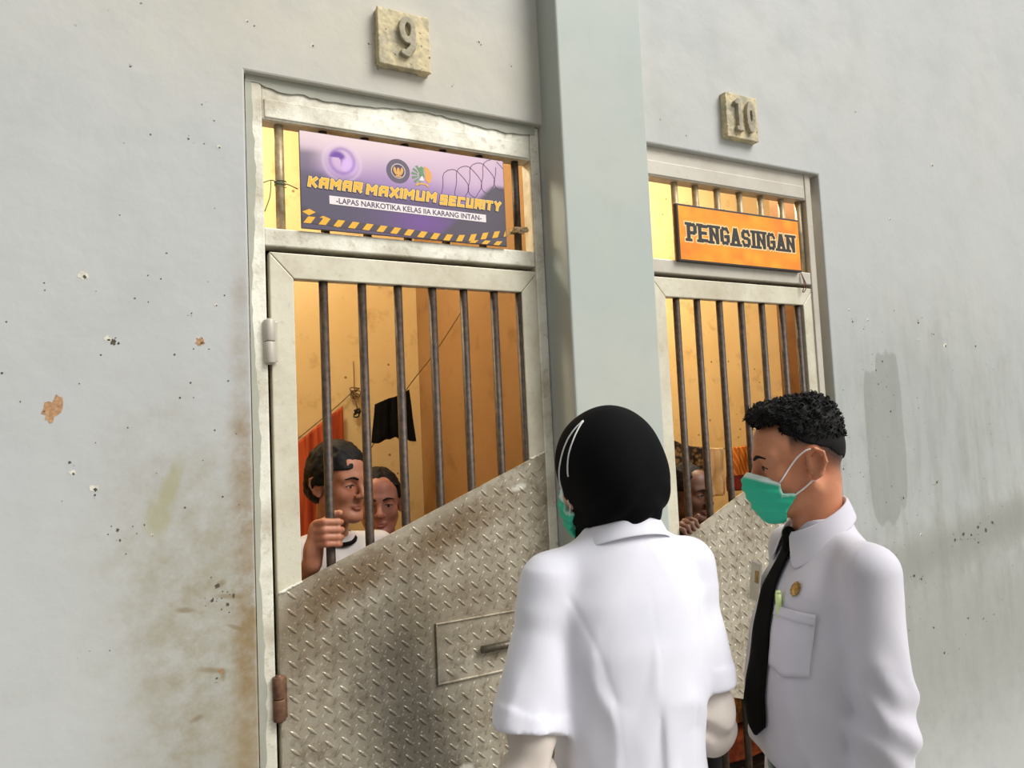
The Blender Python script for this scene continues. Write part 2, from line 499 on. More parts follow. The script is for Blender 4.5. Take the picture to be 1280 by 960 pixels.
def mat_plate():
    n = NT('diamond_plate_paint', 0.42, 0.35, spec=0.45)
    a = n.noise(2.6, 5, 0.6); b = n.noise(26, 5, 0.7); f = n.noise(150, 3, 0.65)
    c = n.mix(n.ramp(a, [(0.38, 0.0), (0.66, 1.0)]), (190, 182, 163), (146, 135, 114))
    c = n.mix(n.math('MULTIPLY', n.ramp(b, [(0.46, 0.0), (0.68, 1.0)]), 0.7), c, (118, 102, 80))
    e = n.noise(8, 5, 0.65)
    g = n.blob(0.80, 0.72, 0.14, 0.34, 10, 0.8, e)     # dark soft reflection painted into the left door's plate
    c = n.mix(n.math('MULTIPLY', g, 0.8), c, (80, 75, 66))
    g = n.math('MAXIMUM', n.blob(0.64, 1.17, 0.2, 0.05, 24, 0.8, e), n.blob(0.95, 1.27, 0.2, 0.05, 22, 0.8, e))
    c = n.mix(n.math('MULTIPLY', g, 0.8), c, (112, 88, 58))
    g = n.math('MAXIMUM', n.blob(0.965, 0.565, 0.022, 0.013, 0, 0.4, e), n.blob(1.19, 1.385, 0.03, 0.010, 10, 0.4, e))
    c = n.mix(n.math('MULTIPLY', g, 0.8), c, (226, 222, 208))
    c = n.mix(n.math('MULTIPLY', n.ramp(f, [(0.62, 0.0), (0.7, 1.0)]), 0.5), c, (232, 226, 212))
    n.bump(b, 0.4, 0.002); n.bump(f, 0.5, 0.001)
    return n.done(c, n.ramp(b, [(0.3, 0.38), (0.8, 0.65)]))

def mat_simple(name, col, rough=0.6, metal=0.0, var=None, vs=30, bump=0.0, bs=60, spec=0.5, bd=0.002, sheen=0.0):
    n = NT(name, rough, metal, spec)
    c = n.mix(n.ramp(n.noise(vs, 5, 0.6), [(0.35, 0.0), (0.7, 1.0)]), col, var if var else tuple(int(v * 0.93) for v in col))
    if bump: n.bump(n.noise(bs, 4, 0.6), bump, bd)
    if sheen:
        n.b.inputs['Sheen Weight'].default_value = sheen
    return n.done(c)

def mat_cell():
    n = NT('cell_wall_paint', 0.6, spec=0.35)
    a = n.noise(1.6, 4); b = n.noise(8, 5, 0.65); v = n.voro(14)
    c = n.mix(n.ramp(a, [(0.35, 0.0), (0.7, 1.0)]), (236, 213, 164), (228, 199, 142))
    c = n.mix(n.math('MULTIPLY', n.ramp(b, [(0.56, 0.0), (0.72, 1.0)]), 0.5), c, (172, 132, 78))
    k = n.math('MULTIPLY', n.math('LESS_THAN', v.outputs['Distance'], 0.1), n.math('GREATER_THAN', n.noise(6, 1), 0.55))
    c = n.mix(n.math('MULTIPLY', k, 0.7), c, (90, 66, 40))
    n.bump(b, 0.3, 0.006)
    return n.done(c)

def mat_cell_shaded():  # side walls get less light; that shade is painted as brown
    n = NT('cell_side_shade_paint', 0.55, spec=0.4)
    a = n.noise(1.6, 4); b = n.noise(6, 5, 0.65)
    c = n.mix(n.ramp(a, [(0.35, 0.0), (0.7, 1.0)]), (172, 134, 92), (150, 114, 74))
    c = n.mix(n.math('MULTIPLY', n.ramp(b, [(0.56, 0.0), (0.72, 1.0)]), 0.6), c, (120, 84, 46))
    n.bump(b, 0.3, 0.006)
    return n.done(c)

MAT = dict(
    wall=mat_wall(), pillar=mat_pillar(), cell=mat_cell(), cell_side=mat_cell_shaded(),
    frame_white=mat_silver('white_painted_frame', (236, 234, 218), (146, 128, 96), 0.66, 0.5, 0.55),
    frame_silver=mat_silver('silver_painted_frame', (196, 190, 176), (166, 156, 138), 0.4, 0.42, 0.12, 3.0),
    leaf=mat_silver('cream_silver_leaf', (216, 211, 190), (164, 148, 118), 0.5, 0.42, 0.25, 7.0),
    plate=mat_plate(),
    bar=mat_simple('worn_iron_bar', (40, 31, 25), 0.5, 0.15, (84, 66, 50), 55, 0.4, 90),
    bar_pale=mat_simple('pale_painted_bar', (188, 172, 138), 0.45, 0.3, (150, 128, 94), 40, 0.2, 90),
    rust=mat_simple('rusty_steel', (92, 62, 48), 0.6, 0.35, (138, 104, 78), 45, 0.5, 80),
    weld=mat_simple('white_weld_paint', (232, 230, 218), 0.5, 0.2, (200, 192, 170), 60, 0.6, 120),
    floor=mat_simple('grey_concrete_floor', (150, 148, 142), 0.7, 0.0, (120, 116, 108), 6, 0.3, 30),
    black_gap=mat_simple('gap_and_knot_black', (14, 13, 12), 0.8),
)

# ---------------------------------------------------------------- the setting
def slab_with_holes(name, x0, x1, z0, z1, ya, yb, holes, mat):
    xs = sorted({x0, x1, *[h[0] for h in holes], *[h[1] for h in holes]})
    zs = sorted({z0, z1, *[h[2] for h in holes], *[h[3] for h in holes]})
    def solid(i, j):
        if i < 0 or j < 0 or i >= len(xs) - 1 or j >= len(zs) - 1: return False
        cx, cz = (xs[i] + xs[i + 1]) / 2, (zs[j] + zs[j + 1]) / 2
        return not any(h[0] < cx < h[1] and h[2] < cz < h[3] for h in holes)
    bm = bmesh.new(); V = {}
    def v(i, j, y):
        if (i, j, y) not in V: V[(i, j, y)] = bm.verts.new((xs[i], y, zs[j]))
        return V[(i, j, y)]
    for i in range(len(xs) - 1):
        for j in range(len(zs) - 1):
            if not solid(i, j): continue
            bm.faces.new([v(i, j, ya), v(i + 1, j, ya), v(i + 1, j + 1, ya), v(i, j + 1, ya)])
            bm.faces.new([v(i, j, yb), v(i, j + 1, yb), v(i + 1, j + 1, yb), v(i + 1, j, yb)])
            for di, dj, a, b in ((-1, 0, (i, j), (i, j + 1)), (1, 0, (i + 1, j + 1), (i + 1, j)), (0, -1, (i + 1, j), (i, j)), (0, 1, (i, j + 1), (i + 1, j + 1))):
                if not solid(i + di, j + dj):
                    bm.faces.new([v(*a, ya), v(*b, ya), v(*b, yb), v(*a, yb)])
    bmesh.ops.recalc_face_normals(bm, faces=bm.faces)
    me = bpy.data.meshes.new(name); bm.to_mesh(me); bm.free()
    return link(name, me, mat)

def struct(o, label=None, cat=None):
    return tag(o, label, cat, kind='structure')

YB = 1.6          # back wall of the cells
wall = struct(slab_with_holes('wall_front', -1.6, 6.4, -0.14, 4.3, 0.0, 0.14, [(0.37, 1.329, -1, 2.587), (1.70, 2.702, -1, 2.596)], MAT['wall']),
              'grey painted plaster wall with chips and stains around both cell doors', 'wall')
mod_bevel(wall, 0.006, 2)
pil = struct(mod_bevel(MB().box(1.329, 1.682, -0.115, 0.01, -0.14, 4.3).build('pillar', MAT['pillar']), 0.008, 3),
             'pale grey-green square pillar between the two barred cell doors', 'pillar')
struct(MB().box(-1.6, 6.4, -5.0, 0.14, -0.24, -0.14).box(-1.6, 6.4, 0.14, 1.75, -0.24, -0.14).build('floor', MAT['floor']), 'grey concrete floor of corridor and cells', 'floor')
struct(MB().box(-1.6, 6.4, YB, YB + 0.12, -0.14, 3.25).build('wall_back', MAT['cell']), 'yellow painted back wall inside the cells', 'wall')
struct(MB().box(1.50, 1.56, 0.14, YB, -0.14, 3.25).build('wall_partition', MAT['cell_side']), 'stained partition wall between the two cells, its shade painted brown', 'wall')
struct(MB().box(-0.9, -0.8, 0.14, YB, -0.14, 3.25).build('wall_left', MAT['cell']), 'yellow side wall of the left cell', 'wall')
struct(MB().box(4.23, 4.31, 0.14, YB, -0.14, 3.25).build('wall_right', MAT['cell_side']), 'side wall at the far end of the right cell, its shade painted brown', 'wall')
struct(MB().box(2.83, 2.90, 0.14, 0.385, -0.14, 3.25).build('wall_screen_added', mat_simple('added_screen_brown', (150, 108, 68), 0.55, 0, (120, 84, 50), 6)), 'short brown screen wall added inside the right cell door for a dark side', 'wall')  # added wall, gives the dark brown strip at the right of the opening
struct(MB().box(-1.0, 4.4, 0.14, YB + 0.12, 3.25, 3.35).build('ceiling', MAT['cell']), 'ceiling over the two cells', 'ceiling')

# chipped plaster: small knocked-out spots on the front wall
def chip(mb, x, z, r, y=-0.0004, seed=0, squash=1.0, ang=0.0):
    rr = random.Random(seed)
    n = 18
    pts = []
    for k in range(n):
        a = 2 * PI * k / n
        q = r * rr.uniform(0.55, 1.15)
        px, pz = q * math.cos(a), q * math.sin(a) * squash
        pts.append((x + px * math.cos(ang) - pz * math.sin(ang), y, z + px * math.sin(ang) + pz * math.cos(ang)))
    mb.poly(pts)
m_pale = mat_simple('bare_plaster', (222, 220, 208), 0.8, 0, (190, 184, 168), 120, 0.6, 160)
m_tan = mat_simple('bare_brick', (190, 150, 110), 0.85, 0, (150, 112, 78), 120, 0.6, 160)
m_dark = mat_simple('dark_pit', (96, 88, 74), 0.9, 0, (60, 54, 44), 150, 0.6, 160)
pale, tan, dark = MB(), MB(), MB()
chips = [(-0.02, 1.99, 'p', 12), (0.045, 1.826, 'd', 11), (0.032, 1.834, 'p', 9), (0.245, 1.832, 't', 12), (0.249, 1.828, 'd', 6), (-0.085, 1.66, 'tv', 20), (0.30, 2.36, 'p', 6), (0.225, 2.37, 'd', 4),
         (0.26, 2.47, 'd', 3), (0.29, 2.43, 'd', 3), (-0.05, 1.535, 'd', 5), (-0.045, 1.51, 'p', 8), (0.0, 1.47, 'p', 11), (0.002, 1.453, 'd', 4), (0.05, 1.365, 'd', 6), (0.055, 1.34, 'd', 4), (0.125, 1.345, 'p', 4),
         (0.275, 1.2, 'd', 9), (0.262, 1.165, 'd', 6), (0.30, 1.15, 'd', 7), (0.315, 1.172, 'd', 5), (0.28, 0.985, 't', 7), (0.27, 0.97, 'd', 4), (0.225, 1.905, 'd', 3), (0.285, 1.93, 'p', 5), (0.09, 2.54, 'd', 3),
         (0.56, 2.70, 'p', 8), (1.10, 2.83, 'p', 8), (1.11, 2.82, 'd', 4), (1.22, 2.77, 'd', 3), (0.73, 2.74, 'd', 4), (1.0, 2.66, 'd', 3), (0.38, 2.73, 'p', 5), (0.40, 2.72, 'd', 3),
         (2.83, 2.02, 'p', 7), (2.85, 1.97, 'd', 6), (2.95, 1.98, 'p', 8), (2.92, 1.94, 'd', 4), (3.03, 1.80, 'd', 7), (2.98, 1.76, 'd', 6), (2.99, 1.70, 'd', 5), (3.06, 1.58, 'd', 7), (3.31, 1.98, 'd', 9), (3.3, 1.9, 'p', 7), (3.50, 1.88, 'p', 16), (3.42, 1.93, 'd', 6),
         (2.98, 2.92, 'p', 7), (3.16, 2.45, 'p', 9), (3.52, 2.75, 'p', 12), (3.1, 1.2, 'd', 8), (3.35, 1.25, 'd', 9), (3.13, 0.86, 'd', 10), (3.18, 0.84, 'd', 8), (3.45, 0.98, 'd', 10), (3.52, 1.0, 'd', 12), (3.58, 0.99, 'd', 9), (3.64, 1.02, 'd', 12), (3.70, 1.0, 'd', 14), (3.63, 0.95, 'd', 8), (3.76, 1.03, 'd', 11), (3.24, 0.62, 'd', 7), (3.3, 0.5, 'd', 9), (3.5, 0.62, 'd', 7), (3.62, 0.6, 'd', 6), (3.2, 1.03, 'p', 8), (3.75, 1.88, 'd', 8), (2.72, 1.35, 'd', 6)]
rs = random.Random(12)
for i, (x, z, k, r) in enumerate(chips):
    r = r / 1000
    if k == 'p': chip(pale, x, z, r, -0.0005, i); chip(dark, x + r * 0.3, z - r * 0.3, r * 0.4, -0.0010, i + 300)
    elif k == 't': chip(tan, x, z, r, -0.0005, i, 1.1)
    elif k == 'tv': chip(tan, x, z, r, -0.0005, i, 1.8, -0.3)
    else:
        chip(dark, x, z, r * 0.8, -0.0008, i, 0.8, rs.uniform(0, 3))
        for _ in range(rs.randint(1, 4)):
            chip(dark, x + rs.uniform(-3.5, 3.5) * r, z + rs.uniform(-3, 3) * r, r * rs.uniform(0.15, 0.35), -0.0006, rs.randint(0, 9999))
for _ in range(130):      # tiny flecks, thicker around hand height
    x = rs.choice([rs.uniform(-0.2, 0.35), rs.uniform(2.75, 3.9), rs.uniform(2.75, 3.3)]); z = rs.gauss(1.7, 0.28) if x < 1 else rs.gauss(1.25, 0.45)
    chip(dark, x, z, rs.uniform(0.0012, 0.003), -0.0006, rs.randint(0, 9999))
for mb, m, nm in ((pale, m_pale, 'plaster_chips'), (tan, m_tan, 'brick_chips'), (dark, m_dark, 'dark_pits')):
    o = mb.build(nm, m, wall, normals=False); o['kind'] = 'stuff'

# ---------------------------------------------------------------- doors
def W(x, z, Y):           # a point read on the wall face, moved onto the parallel plane Y along the way it is seen
    s = 1 + Y / 2.1
    return x * s, 1.55 + (z - 1.55) * s

def lug_mesh(bm, cx, cz, ang, y, L=0.0185, Wd=0.0048, H=0.0030):
    ca, sa = math.cos(ang), math.sin(ang)
    n = 8; rings = []
    for rr, h in ((1.0, 0.0), (0.62, 0.75)):
        ring = []
        for k in range(n):
            t = 2 * PI * k / n
            u, v = L * rr * math.cos(t), Wd * rr * math.sin(t)
            ring.append(bm.verts.new((cx + u * ca - v * sa, y - H * h, cz + u * sa + v * ca)))
        rings.append(ring)
    top = bm.verts.new((cx, y - H, cz))
    for k in range(n):
        bm.faces.new([rings[0][k], rings[0][(k + 1) % n], rings[1][(k + 1) % n], rings[1][k]])
        bm.faces.new([rings[1][k], rings[1][(k + 1) % n], top])

def inside(poly, x, z):
    c = False; n = len(poly)
    for i in range(n):
        (x1, z1), (x2, z2) = poly[i], poly[(i + 1) % n]
        if (z1 > z) != (z2 > z) and x < (x2 - x1) * (z - z1) / (z2 - z1) + x1: c = not c
    return c

def add_lugs(mb, poly, y, p=0.046, L=0.0185, skip=None):
    xs = [q[0] for q in poly]; zs = [q[1] for q in poly]
    i = 0
    x = min(xs) + 0.012
    while x < max(xs):
        z = min(zs)
        while z < max(zs):
            for ox, oz, a in ((0, 0, 0.95), (p / 2, p / 2, -0.75)):
                cx, cz = x + ox, z + oz
                ok = all(inside(poly, cx + dx, cz + dz) for dx in (-0.016, 0.016) for dz in (-0.016, 0.016))
                if ok and skip and skip[0] - 0.018 < cx < skip[1] + 0.018 and skip[2] - 0.018 < cz < skip[3] + 0.018: ok = False
                if ok: lug_mesh(mb.bm, cx, cz, a, y, L)
            z += p
        x += p

def bars(xs, z0, z1, y, r, mat, parent, slant=None):
    for i, x in enumerate(xs):
        b = slant(x) if slant else z0
        o = MB().tube([(x, y, b), (x, y, z1)], r, 12).build('iron_bar', mat, parent, smooth=True)
        mod_bevel(o, 0.0, 1) if False else None

def door_set(n, dx, dz, frame_mat, leaf_bars, transom_bars, txt_frame, txt_door, hatch, plate_top, bar_mat):
    YF = 0.026        # frame face, a little behind the plaster
    f = empty('trim_%d' % n, (0, 0, 0)); struct(f, txt_frame, 'door frame')
    def X(x): return W(x + dx, 1.55, YF)[0]
    def Z(z): return W(0, z + dz, YF)[1]
    h = MB().box(X(0.413), X(1.276), YF, YF + 0.06, Z(2.457), Z(2.569)).build('frame_header', frame_mat, f); mod_bevel(h, 0.004)
    h2 = MB().box(X(0.42), X(1.27), YF - 0.004, YF + 0.01, Z(2.462), Z(2.515)).build('header_strip', frame_mat, h); mod_bevel(h2, 0.003)
    r = MB().box(X(0.413), X(1.276), YF, YF + 0.06, Z(2.100), Z(2.151)).build('frame_rail', frame_mat, f); mod_bevel(r, 0.004)
    sl = MB().box(X(0.372), X(0.4145), YF - 0.003, YF + 0.06, -0.14, Z(2.572)).build('frame_stile', frame_mat, f); mod_bevel(sl, 0.004)
    sr = MB().box(X(1.276), X(1.311), YF - 0.003, YF + 0.06, -0.14, Z(2.572)).build('frame_stile', frame_mat, f); mod_bevel(sr, 0.004)
    gap_shade_strips = MB().box(X(0.405), X(1.295), YF + 0.058, YF + 0.075, Z(2.06), Z(2.11)).box(X(0.400), X(0.435), YF + 0.058, YF + 0.075, 0.0, Z(2.1)).box(X(1.268), X(1.295), YF + 0.058, YF + 0.075, 0.0, Z(2.1)).build('door_stop', MAT['black_gap'], f)  # black strips behind the leaf edge, shade of the gap painted in
    for x in transom_bars:
        xx = W(x, 0, YF + 0.02)[0]
        MB().tube([(xx, YF + 0.03, Z(2.14)), (xx, YF + 0.03, Z(2.47))], 0.013, 12).build('transom_bar', MAT['bar_pale'] if x < 0.5 or n == 2 else MAT['bar'], f, smooth=True)
    # ---- the leaf
    d = empty('door_%d' % n, (0, 0, 0)); struct(d, txt_door, 'door')
    YL = 0.030
    def X(x): return W(x + dx, 1.55, YL)[0]
    def Z(z): return W(0, z + dz, YL)[1]
    xa, xb, xc, xd = X(0.425), X(0.4905), X(1.2185), X(1.2835)
    zt, zi = Z(2.084), Z(2.012)
    g = 0.0006
    fr = MB().prism([(xa, zt), (xd, zt), (xc, zi + g), (xb, zi + g)], YL, YL + 0.035)
    fr.prism([(xa, zt - g * 2), (xb - g, zi), (xb, 0.06), (xa, 0.06)], YL, YL + 0.035)
    fr.prism([(xd, zt - g * 2), (xd, 0.06), (xc, 0.06), (xc + g, zi)], YL, YL + 0.035)
    fr.box(xb, xc, YL, YL + 0.035, 0.06, 0.12)
    fo = fr.build('leaf_frame', MAT['leaf'], d); mod_bevel(fo, 0.003)
    for x in leaf_bars:
        xx = W(x, 0, YL + 0.018 - 0.03)[0]
        MB().tube([(xx, YL + 0.020, 0.10), (xx, YL + 0.020, zi + 0.01)], 0.013, 12).build('iron_bar', bar_mat, d, smooth=True)
    (xl, zl), (xr, zr), zbl, zbr = plate_top
    poly = [(X(xl - dx), W(0, zl, YL)[1]), (X(xl - dx), zbl), (X(xr - dx), zbr), (X(xr - dx), W(0, zr, YL)[1])]
    yp = YL - 0.005
    pl = MB().prism(poly, yp, YL)
    hr = None
    if hatch:
        hx0, hx1, hz0, hz1 = hatch
        hr = (hx0, hx1, hz0, hz1)
    add_lugs(pl, poly, yp, skip=hr)
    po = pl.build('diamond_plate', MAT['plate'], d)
    for i in range(0):
        pass
    # weld seams where the plate meets the stiles
    def weld(t0, t1, nm):
        rw = random.Random(n * 10 + int(t0 * 50)); pts = []; rad = []
        for k in range(15):
            t = t0 + (t1 - t0) * k / 14
            x = poly[0][0] + (poly[3][0] - poly[0][0]) * t; z = poly[0][1] + (poly[3][1] - poly[0][1]) * t
            pts.append((x, yp + 0.001 + rw.uniform(-0.001, 0.001), z + rw.uniform(-0.002, 0.002))); rad.append(rw.uniform(0.003, 0.0055))
        MB().tube(pts, rad, 8).build(nm, MAT['weld'], d, smooth=True)
    weld(0.0, 0.075, 'weld_seam'); weld(0.925, 1.0, 'weld_seam')
    if hatch:
        hx0, hx1, hz0, hz1 = hr
        hp = MB().box(hx0, hx1, yp - 0.004, yp - 0.0002, hz0, hz1)
        add_lugs(hp, [(hx0, hz0), (hx1, hz0), (hx1, hz1), (hx0, hz1)], yp - 0.004)
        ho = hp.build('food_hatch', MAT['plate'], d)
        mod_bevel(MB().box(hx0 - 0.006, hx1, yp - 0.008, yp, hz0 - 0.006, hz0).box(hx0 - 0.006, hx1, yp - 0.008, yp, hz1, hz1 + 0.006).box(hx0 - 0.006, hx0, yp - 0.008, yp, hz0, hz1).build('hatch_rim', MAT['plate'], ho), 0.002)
        zc = hz0 + (hz1 - hz0) * 0.455
        MB().tube([(hx0 + 0.135, yp - 0.022, zc), (hx0 + 0.33, yp - 0.022, zc + 0.002)], 0.0115, 14).build('bolt_bar', mat_simple('worn_steel_bolt', (120, 112, 98), 0.4, 0.6, (80, 72, 60), 60, 0.3, 90), ho, smooth=True)
        MB().box(hx0 + 0.27, hx0 + 0.295, yp - 0.036, yp - 0.003, zc - 0.016, zc + 0.016, 0.003).build('bolt_keeper', MAT['plate'], ho)
    return f, d, poly

f1, d1, P1 = door_set(1, 0.0, 0.0, MAT['frame_white'], (0.58, 0.694, 0.806, 0.918, 1.025, 1.133, 1.226), (0.461, 0.585, 0.71, 0.836, 0.962, 1.09, 1.22),
    'white painted steel door frame of cell nine with barred transom', 'cell door nine with iron bars over slanted diamond plate and a food hatch', (0.888, 1.21, 0.832, 1.0), ((0.426, 1.160), (1.283, 1.497), 0.65, 0.34), MAT['bar'])
f2, d2, P2 = door_set(2, 1.332, 0.016, MAT['frame_silver'], (1.898, 2.0, 2.114, 2.229, 2.343, 2.457, 2.55), (1.903, 2.006, 2.117, 2.236, 2.352, 2.471, 2.572),
    'silver painted steel door frame of cell ten behind the pillar', 'cell door ten with iron bars over slanted diamond plate, behind the two visitors', None, ((1.757, 1.125), (2.6155, 1.515), 0.64, 0.36), MAT['bar'])

def hinge(parent, x, z0, z1, mat, r=0.014):
    y = 0.016
    o = MB().tube([(x, y, z0), (x, y, (z0 + z1) / 2 - 0.001)], r, 14).tube([(x, y, (z0 + z1) / 2 + 0.001), (x, y, z1)], r, 14).build('hinge', mat, parent, smooth=True)
    mod_bevel(o, 0.002)
    MB().tube([(x, y, z0 - 0.004), (x, y, z1 + 0.004)], r * 0.5, 10).build('hinge_pin', mat, o, smooth=True)
    mod_bevel(MB().box(x - 0.002, x + 0.022, y + 0.001, y + 0.009, z0 + 0.004, z1 - 0.004).build('hinge_plate', mat, o), 0.002)
hinge(d1, 0.424, 1.778, 1.897, MAT['frame_silver'], 0.0155)
hinge(d1, 0.426, 0.825, 0.940, MAT['rust'], 0.0165)
hinge(d2, 1.757, 1.775, 1.895, MAT['frame_silver'])
hinge(d2, 1.757, 0.825, 0.940, MAT['rust'])

# grey wall paint slopped over the outer edge of the left frame
m = NT('paint_overlap', 0.62)
m = m.done(m.mix(m.noise(20, 4), (180, 180, 166), (158, 160, 144)))
rw = random.Random(3)
L = []; z = 2.574
yF = 0.0220
xe = W(0.372, 0, yF)[0]
edge = []
while z > 0.5:
    w = 0.012 + 0.007 * math.sin(z * 9) + rw.uniform(-0.003, 0.003) + (0.004 if 1.0 < z < 1.4 else 0) + max(0, (z - 2.2) * 0.03)
    edge.append((xe + max(0.003, w), z)); z -= 0.025
top = []; xx = xe
while xx < W(1.312, 0, yF)[0]:
    top.append((xx, W(0, 2.572, yF)[1] - 0.020 - 0.009 * math.sin(xx * 11 + 1) - rw.uniform(0, 0.006) - 0.012 * max(0, 1 - abs(xx - 0.47) / 0.06))); xx += 0.018
MB().prism([(xe, W(0, 2.576, yF)[1])] + top + [(top[-1][0], W(0, 2.576, yF)[1])], yF - 0.0012, yF - 0.0006).build('paint_overlap', m, f1)
MB().prism([(xe - 0.001, 2.574)] + edge + [(xe - 0.001, 0.5)], yF - 0.0006, yF).build('paint_overlap', m, f1)
# ---------------------------------------------------------------- people
FZ = -0.14        # floor level

def mat_skin(name, col, red, hair=(26, 22, 20)):
    n = NT(name, 0.48, spec=0.4)
    c = n.mix(n.ramp(n.noise(14, 4, 0.6), [(0.35, 0.0), (0.7, 1.0)]), col, red)
    c = n.mix(n.math('MULTIPLY', n.ramp(n.noise(160, 3), [(0.5, 0.0), (0.75, 1.0)]), 0.25), c, tuple(int(v * 0.82) for v in col))
    c = n.mix(n.attr('lip').outputs['Fac'], c, (150, 84, 74))
    st = n.noise(520, 2, 0.7)
    c = n.mix(n.math('MULTIPLY', n.attr('stubble').outputs['Fac'], n.math('ADD', 0.55, n.math('MULTIPLY', st, 0.7))), c, hair)
    n.b.inputs['Subsurface Weight'].default_value = 0.12
    n.b.inputs['Subsurface Radius'].default_value = (0.012, 0.005, 0.003)
    n.b.inputs['Subsurface Scale'].default_value = 0.5
    n.bump(n.noise(260, 3), 0.08, 0.001)
    return n.done(c)

def mat_cloth(name, col, var=None, rough=0.8, weave=900, bump=0.1, sheen=0.25, spec=0.25):
    n = NT(name, rough, spec=spec)
    c = n.mix(n.ramp(n.noise(7, 4, 0.6), [(0.35, 0.0), (0.7, 1.0)]), col, var if var else tuple(int(v * 0.96) for v in col))
    n.b.inputs['Sheen Weight'].default_value = sheen
    n.bump(n.noise(weave, 2), bump, 0.0006)
    return n.done(c)

def mat_mask():
    n = NT('green_mask_fibre', 0.6, spec=0.25)
    c = n.mix(n.ramp(n.noise(9, 3), [(0.35, 0.0), (0.7, 1.0)]), (60, 200, 164), (44, 184, 146))
    c = n.mix(n.attr('band').outputs['Fac'], c, (212, 230, 224))
    n.bump(n.noise(500, 2), 0.08, 0.0006)
    return n.done(c)

SKIN = dict(
    man=mat_skin('warm_brown_skin', (206, 142, 106), (196, 122, 88)),
    woman=mat_skin('light_brown_skin', (214, 158, 128), (204, 136, 108)),
    tan=mat_skin('tan_skin', (178, 122, 94), (166, 104, 78)),
    deep=mat_skin('deep_brown_skin', (112, 78, 62), (98, 66, 52)),
    ruddy=mat_skin('ruddy_brown_skin', (168, 116, 98), (156, 100, 84)),
)
CL = dict(
    coat=mat_cloth('white_coat_cotton', (230, 230, 239), (224, 224, 235)),
    shirt=mat_cloth('white_shirt_cotton', (208, 206, 214), (200, 198, 208)),
    cream=mat_cloth('cream_satin', (206, 196, 186), (194, 183, 172), 0.5, 700, 0.06, 0.1, 0.4),
    hijab=mat_cloth('black_jersey', (11, 11, 13), (7, 7, 9), 0.85, 800, 0.08, 0.0, 0.12),
    black=mat_cloth('black_cloth', (14, 13, 14), (9, 9, 10), 0.85, 700, 0.1, 0.0, 0.12),
    trouser=mat_cloth('dark_trouser_cloth', (34, 34, 40), (26, 26, 30)),
    tee=mat_cloth('white_tee_cotton', (200, 196, 192), (188, 182, 178)),
    grey=mat_cloth('grey_tee_cotton', (96, 92, 92), (82, 78, 78)),
    mask=mat_mask(),
    elastic=mat_cloth('white_elastic', (240, 240, 238), None, 0.7, 900, 0.05, 0.1),
    leather=mat_simple('black_leather', (24, 22, 22), 0.4, 0, (18, 16, 16)),
)
HAIR = mat_simple('black_hair', (15, 13, 13), 0.62, 0, (7, 6, 7), 120, 0.4, 300, spec=0.22)
EYEW = mat_simple('eye_white', (226, 218, 210), 0.25)
EYEB = mat_simple('dark_iris', (38, 24, 18), 0.15)

